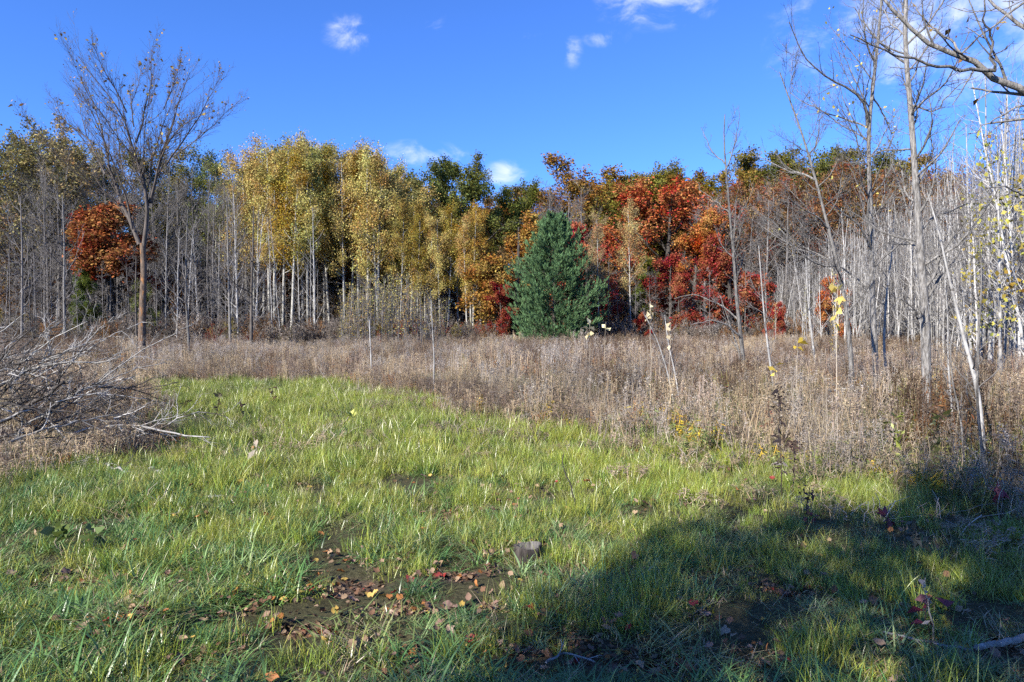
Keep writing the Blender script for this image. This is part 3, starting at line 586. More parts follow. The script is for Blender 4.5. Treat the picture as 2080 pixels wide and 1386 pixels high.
row('pole', 330, 660, 14, lambda p: 430, 50, 'slender white-stemmed birch at the wood\'s edge right of the elm', 'slender birches right of the elm', BROWN, .9, 'birch_tree', 3, 50, .02)

# the green pine
def pine(px, top, d, half, label):
    r = np.random.default_rng(8); H = EYE + (HOR - top) / FPX * d; wmax = half / FPX * d
    e = thing('pine_tree', label, 'pine', ((px - 1040) / FPX * d, d, float(gh((px - 1040) / FPX * d, d))))
    t = stem(H, .17, .012, .005, .004, 14, r); obj('trunk', Geo().tubes(*t, 8).mesh('pine_trunk', M_dark, True), e)
    lv = 30; n = lv * 9; q = np.repeat((np.arange(lv) + .3) / lv, 9) + r.normal(0, .006, n); q = np.clip(q, 0, 1) ** 1.05; z = .3 + (H - .5) * q; az = np.tile(np.arange(9) * 6.283 / 9, lv) + np.repeat(r.uniform(0, 6.28, lv), 9) + r.normal(0, .16, n)
    prof = np.interp(q, [0, .06, .15, .3, .5, .7, .85, .95, 1], [.80, .96, 1.0, .94, .78, .57, .36, .19, .05]) * wmax
    ln = prof * r.uniform(.66, 1.14, n) * (1 + .13 * np.sin(3 * az + q * 9)); K = 6; s = np.linspace(0, 1, K)
    el = np.interp(q, [0, .4, 1], [.05, .3, .95]) + r.normal(0, .1, n)
    P = np.zeros((n, K, 3)); rr = ln[:, None] * s; P[..., 0] = np.cos(az)[:, None] * rr; P[..., 1] = np.sin(az)[:, None] * rr
    P[..., 2] = z[:, None] + rr * np.tan(np.minimum(el, 1.1))[:, None] * .45 + (ln * .20)[:, None] * s ** 2.5
    P[..., :2] += .03 * r.normal(size=P[..., :2].shape)
    obj('branches', Geo().tubes(P, .028 * (1 - .8 * s)[None] * np.clip(ln / 2, .3, 1)[:, None], 3).mesh('pine_branches', M_dark), e, kind='stuff')
    b = grow(P, np.full(P.shape[:2], .01), 13, (.3, 1.), (20, 55), (.14, .30), .26, .12, 4, .8, .5, r, .45, .3)[0]
    allb = np.concatenate([b, P[:, 2:]]) ; c, T = along(b, 30, (.2, 1.05), .035, r)
    g = Geo().leaves(c, .20, .16, r, .25, axis=T * .9 + np.array([0, 0, .35]), fold=.05)
    c2, T2 = along(P, 34, (.08, 1.0), .09, r); g.leaves(c2, .20, .16, r, .3, axis=T2, fold=.05)
    obj('crown', g.mesh('pine_crown', M_needle), e, (.10, .175, .078))
pine(1126, 438, 47, 95, 'dense blue-green pine standing alone before the red oaks')

# the mass of the wood behind its front trees
def mass_tree(seed, leaf, low, h=11.):
    r = np.random.default_rng(seed); t = stem(h, .13, .02, .04, .03, 9, r)
    a = grow(*t, 24, (low, .98), (40, 80), (.22, .36), .08, .14, 6, .4, .3, r, .5); b = grow(*a, 6, (.2, 1), (30, 65), (.35, .6), .05, .18, 4, .6, .5, r, .4, minr=.014); c = grow(*b, 4, (.2, 1), (30, 60), (.5, .8), .04, .2, 3, .7, .6, r, .3, minr=.012)
    g = Geo().tubes(*t, 5, 1).tubes(*a, 4, 1).tubes(*b, 3, 1).tubes(*c, 3, 1); p, T = along(c[0], leaf, (.1, 1), .16, r); g.leaves(p, .22, .65, r)
    return g.mesh('mass_tree', mats=[M_tint, M_dark])
n = 520; y = 59 + 50 * r.random(n) ** 1.2; x = r.uniform(-.92, .95, n) * y; hh = r.uniform(.5, 1.05, n) * np.interp(y, [59, 75, 110], [.75, 1.05, 1.3])
tc_ = np.array([(.17, .10, .05), (.13, .085, .04), (.20, .11, .045), (.12, .10, .035), (.16, .06, .035), (.15, .12, .06)])[r.integers(0, 6, n)]
scatter('woods', np.stack([x, y, gh(x, y) - .05], -1), r.uniform(0, 6.28, n), np.stack([hh * 1.15, hh * 1.15, hh], -1), r.integers(0, 6, n), tc_ * r.uniform(.7, 1.3, (n, 1)), [mass_tree(600 + i, (9, 6, 3, 9, 2, 5)[i], (.05, .1, .12, .2, .06, .1)[i]) for i in range(6)], 'brown tangle of trees filling the wood behind its front row', 'woods')

# scrub on the floor of the wood
def scrub(seed, lf=1):
    r = np.random.default_rng(seed); n = 14; b = disk(n, .5, r); K = 6; h = r.uniform(.8, 2.1, n); az = r.uniform(0, 6.28, n); le = np.radians(r.uniform(3, 30, n)); q = np.linspace(0, 1, K)
    P = b[:, None] + np.stack([np.cos(az) * np.sin(le), np.sin(az) * np.sin(le), np.cos(le)], -1)[:, None] * (h[:, None] * q)[..., None]; P[:, 1:] += .03 * r.normal(size=P[:, 1:].shape)
    R0 = np.full((n, K), .014); g = Geo().tubes(P, R0, 3, 1); a = grow(P, R0, 6, (.25, 1), (25, 60), (.2, .45), .08, .15, 4, .8, .6, r); g.tubes(*a, 3, 1); b_ = grow(*a, 3, (.3, 1), (25, 60), (.4, .7), .05, .15, 3, .9, .7, r); g.tubes(*b_, 3, 1)
    c, T = along(b_[0], lf, (.1, 1), .08, r); g.leaves(c, .10, .6, r)
    return g.mesh('scrub', mats=[M_tint, M_stemt])
n = 1600; y = r.uniform(46, 74, n); x = r.uniform(-.86, .86, n) * y; y[:800] = r.uniform(45.2, 53, 800); x[:800] = r.uniform(-.82, .48, 800) * y[:800]; k = ~((np.abs(x - 3) < 3.4) & (y < 50)) & ~((x > 6) & (y < 49)); x, y = x[k], y[k]; n = len(x)
sc_t = np.where((r.random(n) < .6)[:, None], np.array([.27, .235, .205]), np.where((r.random(n) < .5)[:, None], np.array([.27, .15, .07]), np.where((r.random(n) < .5)[:, None], np.array([.22, .19, .06]), np.array([.24, .07, .04]))))
scatter('undergrowth', np.stack([x, y, gh(x, y) - .03], -1), r.uniform(0, 6.28, n), np.clip(.35 + .9 * r.random(n) ** 2 + .5 * (fbm(x, y, 5) - .4), .3, 1.5), r.integers(0, 5, n), sc_t * r.uniform(.5, .95, (n, 1)), [scrub(400 + i, (1, 3, 1, 2, 1)[i]) for i in range(5)], 'tangled leafless scrub along the foot of the wood', 'undergrowth')

# ------------------------------------------------------------------ the pale thicket on the right
TH = [(1570, 50), (1640, 44), (1700, 39), (1760, 35), (1830, 30), (1900, 26), (1980, 22), (2100, 18), (2300, 14)]
ttop = lambda px: float(np.interp(px, [1540, 1620, 1700, 1800, 1880, 1950, 2020, 2100, 2300], [560, 520, 460, 400, 360, 310, 260, 225, 190]))
for i in range(280):
    px = 1545 + (2230 - 1545) * ((i + r.random()) / 280) ** .9; dmin = float(np.interp(px, [a for a, b in TH], [b for a, b in TH])); d = dmin + r.random() ** 1.3 * 22
    h = (EYE + (HOR - ttop(px)) / FPX * (dmin + 5)) * r.uniform(.72, 1.08)
    far = d > dmin + 9
    plant('pole', (px - 1040) / FPX * d, d, h, 'slender pale-barked sapling ' + ('deep inside the crowded thicket' if far else 'in the front rows of the crowded thicket'), 'tree', 'pale_sapling', 'saplings deep in the thicket' if far else 'saplings in the front of the thicket', width=r.uniform(.4, 1.15), r=r, tilt=.075)
for j, (px, top, d, lab) in enumerate([(2035, 290, 17, 'sapling with yellow-green leaves at the thicket\'s outer edge, taller one'), (2085, 265, 15, 'yellow-leaved sapling cut by the frame beside the thicket'), (1990, 400, 19, 'shorter sapling with yellow-green leaves inside the thicket edge')]):
    at_px('youngaspen', px, top, d, .85, label=lab, color=(.34, .29, .06), name='leafy_sapling', r=r)
for j, (px, top, d, col, lab) in enumerate([(1700, 560, 22, YEL, 'young aspen holding pale yellow leaves between the two grey trees'), (1640, 590, 30, (.40, .33, .14), 'young aspen with washed-out leaves at the thicket front'), (1575, 620, 33, (.42, .33, .12), 'young aspen with tan leaves at the thicket\'s left end')]):
    at_px('youngaspen', px, top, d, .5, label=lab, color=col, name='young_aspen', r=r)

n = 640; px_ = r.uniform(1560, 2330, n); dm_ = np.interp(px_, [a for a, b in TH], [b for a, b in TH]); d_ = dm_ + 6 + r.random(n) * 30; hh = np.array([EYE + (HOR - ttop(q)) / FPX * (w_ + 8) for q, w_ in zip(px_, dm_)]) / 9.5 * r.uniform(.6, 1.05, n)
def pole_mass(seed):
    r = np.random.default_rng(seed); t = stem(9.5, .05, .012, .05, .022, 9, r); a = grow(*t, 22, (.15, .98), (25, 60), (.10, .20), .14, .1, 5, .4, .4, r, .4, minr=.009); b = grow(*a, 9, (.15, 1), (25, 70), (.4, .9), .06, .18, 3, .7, .6, r, .3, minr=.007)
    return Geo().tubes(*t, 5).tubes(*a, 3).tubes(*b, 3, 1).mesh('pole_mass', mats=[M_sapling, M_twig])
x = (px_ - 1040) / FPX * d_; y = d_
scatter('sapling_thicket', np.stack([x, y, gh(x, y) - .05], -1), r.uniform(0, 6.28, n), np.stack([hh, hh, hh], -1), r.integers(0, 4, n), np.ones((n, 3)), [pole_mass(700 + i) for i in range(4)], 'grey tangle of saplings filling the thicket behind its front stems', 'thicket', tilt=r.normal(0, .04, (n, 2)))

# ------------------------------------------------------------------ single bare trees traced limb by limb
def traced(name, label, d, trunk, w0, w1, limbs, bark, limb_bark=None, auto=8, lt=(.35, .95), seed=1, twk=(9, 5), tlen=(.22, .4), leafn=0, lcol=YEL, minr=.004, up=.12, cat='tree', ang=(25, 55), auto_len=(.14, .26), wound=None, ln2=(.28, .5), lsize=.07, lfrac=.5):
    r = np.random.default_rng(seed); P = np.array([at(a, b, d) for a, b in trunk]); base = P[0].copy(); base[2] = gh(base[0], base[1])
    e = thing(name, label, cat, base); P = resample(P, 16) - base; P[0, 2] = -.1
    rad = np.interp(np.linspace(0, 1, 16), [0, .05, 1], [w0 * .62, w0 * .5, w1 * .5]) / FPX * d
    obj('trunk', Geo().tubes(P[None], rad[None], 10).mesh('trunk', bark, True), e)
    LP, LR = [], []
    for pts, a0, a1, dep in limbs:
        q = np.array([at(a, b, d) for a, b in pts]) - base; q[:, 1] += np.linspace(0, dep, len(q)); q = resample(q, 12)
        q[1:-1] += .012 * r.normal(size=(10, 3)); LP.append(q); LR.append((a1 + (a0 - a1) * (1 - np.linspace(0, 1, 12)) ** 1.4) * .5 / FPX * d)
    if auto:
        a = grow(P[None], rad[None], auto, lt, (35, 65), auto_len, up, .12, 12, .42, .25, r, .4); LP += list(a[0]); LR += list(a[1])
    LO = [obj('limb', Geo().tubes(q[None], np.maximum(rr, minr)[None], 6).mesh('limb', limb_bark or bark, True), e) for q, rr in zip(LP, LR)]
    LP = np.array(LP); LR = np.array(LR)
    b = grow(LP, LR, twk[0], (.15, 1), ang, tlen, up, .10, 6, .42, .35, r, .4, minr=minr); c = grow(*b, twk[1], (.15, 1), (20, 50), ln2, up * .7, .12, 5, .65, .5, r, .4, minr=minr * .75)
    k1, k2 = twk[0], twk[0] * twk[1]
    for i, lo in enumerate(LO): obj('twigs', Geo().tubes(b[0][i * k1:(i + 1) * k1], b[1][i * k1:(i + 1) * k1], 4).tubes(c[0][i * k2:(i + 1) * k2], c[1][i * k2:(i + 1) * k2], 3).mesh('twigs', limb_bark or bark), lo, kind='stuff')
    if leafn:
        pick = r.random(len(c[0])) < lfrac; p, T = along(c[0][pick], leafn, (.3, 1), .03, r); obj('leaves', Geo().leaves(p, lsize, .7, r, -.2).mesh('leaves', M_leaf), e, lcol, kind='stuff')
    if wound:
        u0, u1 = wound; q = np.linspace(u0, u1, 7); Pq = np.stack([np.interp(q, np.linspace(0, 1, 16), P[:, i]) for i in range(3)], -1); rq = np.interp(q, np.linspace(0, 1, 16), rad)
        Pq[:, 1] -= rq * .62; obj('bark_wound', Geo().tubes(Pq[None], (rq * .55 * np.sin(np.linspace(.15, np.pi - .15, 7)))[None], 8).mesh('bark_wound', M_wound, True), e)['label'] = 'reddish bare strip where the bark has peeled'
    return e
E = [([(285, 498), (271, 467), (258, 447), (237, 406), (217, 355), (200, 318), (193, 290), (188, 255), (172, 205), (152, 160), (138, 115)], 11, 2, 1.5),
     ([(194, 292), (168, 268), (146, 251), (119, 231), (95, 200), (78, 160)], 5, 1.2, 1.2),
     ([(271, 467), (270, 420), (262, 380), (252, 340), (244, 311), (236, 270), (222, 220), (205, 180)], 7, 1.5, -1.6),
     ([(293, 505), (302, 467), (307, 413), (305, 379), (290, 340), (284, 318), (280, 281), (276, 251), (261, 217), (237, 176), (210, 142), (188, 98)], 11, 1.8, -.8),
     ([(280, 290), (286, 250), (288, 203), (295, 136), (302, 75)], 6, 1.2, .9), ([(262, 218), (252, 172), (236, 129), (226, 70)], 5, 1.2, -1.2),
     ([(307, 413), (314, 366), (318, 320), (321, 295), (329, 251), (336, 210), (337, 163), (345, 120), (353, 84)], 9, 1.6, 1.8),
     ([(308, 408), (322, 386), (334, 366), (339, 342), (359, 318), (378, 295), (400, 276), (431, 258), (470, 248)], 8, 1.4, -1.9),
     ([(340, 338), (352, 312), (363, 290), (383, 244), (403, 197), (414, 153), (434, 106)], 6, 1.3, 1.1),
     ([(305, 380), (298, 330), (304, 280), (308, 220), (318, 150), (322, 95)], 5, 1.2, 2.2), ([(237, 406), (205, 385), (180, 365), (150, 330), (128, 290), (105, 262)], 5, 1.2, -1.6),
     ([(359, 318), (388, 280), (415, 235), (440, 185), (456, 150)], 4.5, 1.2, 2.0), ([(258, 366), (232, 330), (215, 280), (190, 215), (170, 160)], 4.5, 1.2, 2.5), ([(336, 210), (360, 170), (380, 130), (395, 110)], 3.5, 1.0, -1.), ([(290, 340), (268, 300), (255, 260), (230, 200), (215, 120)], 4, 1.0, -2.4)]
E += [([(217, 355), (180, 300), (150, 240), (130, 180), (112, 140)], 5, 1.2, 1.8), ([(304, 420), (300, 340), (312, 260), (332, 180), (342, 100)], 5, 1.2, -1.2), ([(276, 251), (258, 190), (262, 130), (255, 80)], 4, 1., 1.5)]
E = [([(a, b + max(0, 300 - b) * .17) for a, b in q], w0 * (.82 if w0 > 8 else .66), w1 * .6, dp) for q, w0, w1, dp in E]
traced('elm_tree', 'tall vase-shaped bare elm with rust-tinted trunk, alone at the meadow\'s far side', 31, [(287, 738), (288, 700), (291, 600), (294, 550), (291, 495)], 15.5, 10.5, E, M_elm, M_elmtop, 0, seed=21, twk=(22, 11), tlen=(.18, .40), leafn=2, lcol=(.30, .20, .06), minr=.0055, up=.15, ang=(12, 36), ln2=(.3, .55), lsize=.12, lfrac=.10)
traced('bare_tree', 'rough grey-barked bare tree, thickest and nearest by the weeds', 10.9, [(1886, 868), (1881, 748), (1883, 692), (1880, 616), (1868, 543), (1865, 450), (1863, 431), (1851, 309), (1845, 216), (1835, 133), (1830, 83), (1834, 0), (1838, -120)], 19, 5.5,
       [([(1880, 616), (1868, 640), (1850, 655), (1838, 628), (1800, 610)], 6, 2, -.4), ([(1866, 470), (1905, 440), (1960, 420), (2010, 400)], 6, 2, .5), ([(1850, 305), (1800, 300), (1770, 320), (1745, 312)], 4, 1.5, .6),
        ([(1845, 216), (1880, 240), (1900, 200), (1925, 190)], 4, 1.5, -.6), ([(1835, 133), (1800, 90), (1775, 40), (1760, -10)], 5, 2, .5), ([(1832, 100), (1870, 60), (1890, 10), (1895, -40)], 5, 2, -.5)],
       M_grey, M_grey, 26, (.25, .97), 31, (13, 6), (.25, .5), 0, minr=.0027, up=.10)
traced('bare_tree', 'bare tree with peeled strip low on its trunk, middle of the grey trees', 15.2, [(1782, 818), (1780, 732), (1773, 649), (1770, 583), (1768, 510), (1767, 433), (1760, 315), (1758, 259), (1767, 199), (1773, 149), (1775, 110), (1782, 43), (1788, -60)], 13, 4,
       [([(1758, 259), (1752, 235), (1739, 206), (1699, 191), (1652, 176), (1612, 149), (1586, 113), (1569, 83)], 7, 1.6, -.8), ([(1758, 262), (1725, 240), (1682, 216), (1645, 190), (1630, 165)], 4, 1.3, .8), ([(1767, 510), (1740, 470), (1700, 450), (1650, 420), (1600, 415)], 5, 1.5, -1.),
        ([(1770, 590), (1745, 560), (1700, 520), (1640, 500), (1565, 440)], 4.5, 1.5, .9), ([(1768, 195), (1800, 230), (1830, 260), (1850, 245)], 4, 1.4, .7), ([(1775, 140), (1740, 100), (1725, 60), (1715, 0)], 5, 1.6, -.7), ([(1765, 400), (1800, 370), (1830, 330), (1840, 290)], 4, 1.4, .6)],
       M_grey, M_grey, 22, (.3, .97), 32, (13, 6), (.25, .5), 1, (.42, .33, .08), lfrac=.08, minr=.0032, up=.12, wound=(.055, .125))
traced('bare_tree', 'bare tree leaning toward the meadow, beside the one with the peeled strip', 13.4, [(1737, 832), (1727, 699), (1715, 599), (1699, 533), (1682, 466), (1665, 407), (1655, 368), (1646, 335), (1629, 285), (1619, 246), (1596, 199), (1580, 150)], 10, 2,
       [([(1655, 368), (1630, 350), (1612, 345), (1579, 319), (1543, 292)], 5, 1.4, .6), ([(1682, 466), (1640, 440), (1600, 430), (1560, 400)], 4, 1.3, -.7), ([(1640, 320), (1665, 290), (1675, 250), (1690, 215)], 4, 1.3, .5), ([(1700, 540), (1660, 545), (1610, 520), (1545, 455)], 4.5, 1.3, -.5)],
       M_grey, M_grey, 22, (.25, .97), 33, (12, 6), (.25, .5), 0, minr=.003, up=.13)
traced('bare_tree', 'thinnest bare grey tree out in the meadow before the red oaks', 18.5, [(1518, 800), (1506, 692), (1496, 612), (1488, 500), (1480, 433), (1476, 365), (1471, 332), (1466, 260), (1470, 235)], 9, 1.8,
       [([(1471, 335), (1450, 310), (1440, 280), (1432, 250)], 3, 1, .5), ([(1473, 345), (1485, 310), (1488, 270), (1486, 240)], 3, 1, -.5), ([(1480, 433), (1450, 400), (1430, 380)], 3, 1, .5), ([(1508, 690), (1480, 665), (1440, 650), (1390, 660)], 5, 1.3, -.7), ([(1500, 650), (1470, 620), (1420, 595), (1380, 605)], 4, 1.2, .6), ([(1512, 760), (1500, 700), (1486, 655), (1470, 600)], 5, 1.4, .3)],
       M_grey, M_grey, 10, (.3, .95), 34, (7, 4), (.25, .42), 0, minr=.0045, up=.13)
for i, (tr, d, w0, lab, bk) in enumerate([
    ([(2004, 960), (1997, 870), (1987, 782), (1971, 732), (1958, 689), (1948, 646), (1925, 560), (1905, 470), (1880, 390)], 8.0, 11, 'white-stemmed sapling leaning over the weeds near the frame\'s side', M_sapling),
    ([(2012, 1000), (1995, 900), (1985, 790), (1988, 680), (1994, 560), (1985, 470)], 7.2, 7, 'grey whip sapling crossing the leaning white stem', M_grey),
    ([(1945, 905), (1935, 830), (1926, 730), (1925, 640), (1915, 540)], 9.2, 5, 'thin upright sapling right of the rough grey tree', M_sapling),
    ([(1965, 970), (1955, 860), (1935, 770), (1930, 700)], 7.6, 4.5, 'short grey whip low in the weeds right of the rough grey tree', M_grey),
    ([(1575, 800), (1562, 720), (1552, 640), (1545, 560), (1540, 500)], 17, 5, 'pale whip sapling just right of the thinnest grey tree', M_sapling),
    ([(1660, 760), (1650, 690), (1640, 600), (1635, 520)], 20, 5, 'pale sapling standing left of the leaning tree', M_sapling),
    ([(1805, 800), (1795, 700), (1800, 600), (1812, 500), (1815, 400)], 16, 6, 'pale sapling close behind the tree with the peeled strip', M_sapling),
    ([(1372, 830), (1355, 750), (1335, 690), (1310, 640)], 13.5, 4, 'forked pale sapling leaning left in the middle of the weeds', M_sapling),
    ([(1385, 840), (1372, 760), (1358, 700), (1350, 640)], 13.2, 3.5, 'straight thin companion of the forked pale sapling', M_sapling),
    ([(880, 800), (882, 730), (878, 660), (876, 610)], 17, 3.2, 'lone pale whip standing in the weeds before the young aspens', M_sapling),
    ([(755, 770), (752, 700), (750, 650)], 20, 2.6, 'short pale whip at the far edge of the grass', M_sapling),
    ([(385, 740), (383, 690), (378, 600), (380, 500), (384, 420)], 33, 5.5, 'slim grey tree right of the elm', M_grey),
    ([(278, 745), (277, 690), (276, 600), (278, 520)], 32, 5, 'dark slim stem touching the elm trunk', M_dark),
    ([(510, 715), (511, 600), (515, 500), (517, 420)], 43, 7, 'dark straight bare tree before the aspen stand', M_dark),
    ([(468, 715), (466, 600), (464, 500), (463, 400)], 44, 6, 'grey straight bare tree left of the dark one', M_grey),
    ([(132, 705), (131, 600), (133, 500), (130, 400)], 45, 6, 'grey bare tree rising behind the brush pile', M_grey),
    ([(44, 705), (46, 600), (47, 500), (45, 400)], 45, 6, 'pale bare tree at the wood\'s far corner behind the brush pile', M_twig)]):
    traced('sapling' if d < 25 else 'bare_tree', lab, d, tr, w0, 1.6, [], bk, M_twig if bk is not M_dark else M_dark, 12, (.25, .97), 500 + i, (4, 2), (.3, .5), 0, minr=.003 * max(1, d / 10), up=.14, auto_len=(.12, .24) if d < 25 else (.2, .35))

# the tree just outside the frame whose boughs hang into it
r = np.random.default_rng(9)
D = 6.5; base = np.array([6.6, 7.2, 0.]); base[2] = gh(base[0], base[1])
e = thing('overhanging_tree', 'bare tree whose lichened boughs reach in at the top corner', 'tree', base)
tp = resample(np.array([[0, 0, -.1], [.05, -.05, 2.2], [-.1, -.1, 4.0], [-.2, 0, 6.5], [0, .2, 9.]]), 14); tr_ = np.linspace(.17, .04, 14)
obj('trunk', Geo().tubes(tp[None], tr_[None], 10).mesh('trunk', M_grey, True), e)
LP, LR = [], []
for pts, a0, a1, dep in [([(2330, 330), (2200, 255), (2080, 189), (2050, 173), (2014, 149), (1981, 123), (1944, 113), (1911, 86), (1881, 60), (1848, 37), (1820, 10), (1800, -30)], 22, 5, .2), ([(2010, 147), (1964, 151), (1898, 153), (1831, 136), (1782, 129), (1732, 116), (1690, 103)], 8, 2, -.3),
                         ([(2300, -150), (2180, -60), (2080, 2), (2057, 27), (2007, 60), (1974, 100)], 9, 2.5, .3), ([(2150, 230), (2080, 215), (2020, 245), (1990, 262)], 5, 2, .2), ([(2250, 480), (2080, 408), (2020, 380), (1970, 392)], 8, 2.5, -.2), ([(2350, -40), (2150, 40), (2050, -30), (1995, -60)], 9, 3, -.4),
                         ([(1944, 113), (1930, 70), (1900, 30), (1880, -20)], 5, 2, .3), ([(2014, 149), (1990, 90), (1960, 50), (1950, 0)], 6, 2, -.3)]:
    q = np.array([at(a, b, D) for a, b in pts]) - base
    q[:, 1] += np.linspace(0, dep, len(q)); q = resample(q, 14); q[1:-1] += .012 * r.normal(size=(12, 3)); LP.append(q); LR.append(np.linspace(a0, a1, 14) * .5 / FPX * D)
LP = np.array(LP); LR = np.array(LR)
up_ = grow(tp[None], tr_[None], 9, (.45, .98), (40, 75), (.2, .4), .08, .12, 14, .4, .25, r); LPa = np.concatenate([LP, up_[0]]); LRa = np.concatenate([LR, up_[1]])
# the first bough grows out of the trunk
j = np.array([tp[6], (tp[6] + LP[0][0]) / 2 + [0, 0, .05], LP[0][0]]); obj('limb', Geo().tubes(resample(j, 6)[None], np.linspace(.075, LR[0][0], 6)[None], 8).mesh('limb', M_grey, True), e)
for q in (2, 4, 5):
    j = np.array([tp[int(np.argmin(np.abs(tp[:, 2] - LP[q][0][2] + .4)))], LP[q][0]]); obj('limb', Geo().tubes(resample(j, 4)[None], np.linspace(.05, LR[q][0], 4)[None], 6).mesh('limb', M_grey, True), e)
LO = [obj('limb', Geo().tubes(q[None], np.maximum(rr, .004)[None], 7).mesh('limb', M_grey, True), e) for q, rr in zip(LPa, LRa)]
b = grow(LPa, LRa, 8, (.1, 1), (30, 65), (.18, .36), .1, .13, 6, .5, .4, r, .4, minr=.0028); c = grow(*b, 3, (.2, 1), (25, 55), (.3, .55), .06, .15, 5, .7, .5, r, .4, minr=.002)
for i, lo in enumerate(LO): obj('twigs', Geo().tubes(b[0][i * 8:i * 8 + 8], b[1][i * 8:i * 8 + 8], 4).tubes(c[0][i * 24:i * 24 + 24], c[1][i * 24:i * 24 + 24], 3).mesh('twigs', M_grey), lo, kind='stuff')
pk = r.random(len(c[0])) < .12; p_, T = along(c[0][pk], 1, (.5, 1), .01, r); obj('leaves', Geo().leaves(p_, .06, .75, r, -.5).mesh('leaves', M_leaf), e, (.28, .16, .05), kind='stuff')

# trees behind the viewer; their shade falls across the near grass
def shade_tree(sx, sy, h, label, kind, width=1.):
    k = h * .62 / math.tan(R(SUN_EL)); plant(kind, sx - SUNH[0] * k, sy - SUNH[1] * k, h, label, color=(.09, .08, .02), name='oak_tree', width=width, r=r)
shade_tree(3.6, 5.0, 9.5, 'oak behind the viewer, nearest of three, shading the near grass', 'shadeoak', .60)
shade_tree(5.5, 4.6, 10.5, 'oak behind the viewer, farther right, shading the near weeds', 'shadeoak', .72)
shade_tree(2.1, 2.5, 8.5, 'low oak behind the viewer shading the nearest bare soil', 'shadeoak', .50)
shade_tree(-.6, 2.5, 10.0, 'thin-leaved oak behind the viewer dappling the near grass', 'thinoak', .38)
shade_tree(.7, 3.1, 9.0, 'half-bare tree behind the viewer dappling the near soil', 'thinleaf', .8)

# ------------------------------------------------------------------ the brush pile: every branch is a thing of its own
r = np.random.default_rng(41)
def dead_branch(name, label, P, r0, r1, mat, twigs=(5, 3), group=None, tl=(.2, .42), cat='branch', minr=.003, lift=.02):
    P = np.asarray(P, float); base = P[0].copy(); q = resample(P, 12) - base; q[1:-1] += min(.01, .008 * np.linalg.norm(P[-1] - P[0])) * r.normal(size=(10, 3)); rad = np.linspace(r0, r1, 12)
    e = thing(name, label, cat, base, group); obj('stem', Geo().tubes(q[None], rad[None], 7, cap=True).mesh('branch_stem', mat, True), e)
    if twigs:
        a = grow(q[None], rad[None], twigs[0], (.2, 1), (25, 60), tl, lift, .13, 7, .6, .35, r, .4, minr=minr); g = Geo()
        FO = [obj('fork', Geo().tubes(a[0][k:k + 1], a[1][k:k + 1], 5).mesh('branch_fork', mat, True), e) for k in range(len(a[0]))]
        if twigs[1]:
            k1 = twigs[1]; c = grow(*a, k1, (.2, 1), (25, 60), (.3, .6), lift, .15, 5, .7, .5, r, .4, minr=minr * .7)
            for k, fo in enumerate(FO): obj('twigs', Geo().tubes(c[0][k * k1:(k + 1) * k1], c[1][k * k1:(k + 1) * k1], 3).mesh('branch_twigs', mat), fo, kind='stuff')
    return e
def trace(pts, d0, d1): return np.array([at(a, b, d) for (a, b), d in zip(pts, np.linspace(d0, d1, len(pts)))])
BR = [([(-40, 800), (0, 787), (47, 755), (108, 736), (162, 736), (215, 739), (245, 722)], 9.3, 9.0, .026, .006, M_dead, 'long bleached branch running level across the top of the brush pile'),
      ([(20, 790), (27, 765), (50, 721), (81, 687), (98, 660), (118, 650)], 9.3, 9.4, .016, .005, M_dead, 'pale branch slanting steeply up out of the brush pile'),
      ([(112, 745), (101, 711), (94, 680), (91, 640)], 9.2, 9.3, .012, .004, M_dead, 'upright bleached fork sticking highest from the brush pile'),
      ([(60, 760), (104, 734), (141, 711), (168, 687), (209, 670)], 9.4, 9.6, .015, .004, M_dead, 'pale branch pointing up toward the elm from the brush pile'),
      ([(-30, 875), (0, 859), (50, 829), (128, 776)], 8.9, 8.7, .030, .020, M_wet, 'thick dark broken stub slanting through the brush pile'),
      ([(-40, 895), (0, 889), (61, 879), (91, 862), (135, 852), (168, 835), (202, 822), (232, 805)], 8.8, 8.6, .022, .006, M_wet, 'long dark branch low along the brush pile front'),
      ([(150, 880), (199, 869), (236, 861), (286, 864), (323, 877), (353, 881), (397, 891), (424, 889)], 8.9, 8.6, .018, .007, M_dead, 'pale branch tip lying out on the grass, lower prong'),
      ([(240, 898), (266, 891), (310, 879), (343, 862), (390, 840), (421, 837), (461, 849)], 8.8, 8.9, .016, .004, M_dead, 'arched pale branch reaching farthest onto the grass'),
      ([(230, 850), (269, 837), (296, 825), (330, 824)], 9.0, 9.1, .010, .003, M_dead, 'short pale twiggy branch above the arched one'),
      ([(70, 850), (118, 822), (168, 788), (215, 761), (236, 741)], 8.9, 8.9, .016, .005, M_dead, 'pale branch slanting across the pile\'s middle'),
      ([(44, 935), (35, 889), (44, 856), (30, 815)], 8.5, 8.7, .010, .004, M_dead, 'crooked pale stick hanging down the pile\'s front')]
for pts, d0, d1, a, b, mt, lab in BR: dead_branch('dead_branch', lab, trace(pts, d0, d1), a, b, mt, (9, 5), 'dead branches of the brush pile')
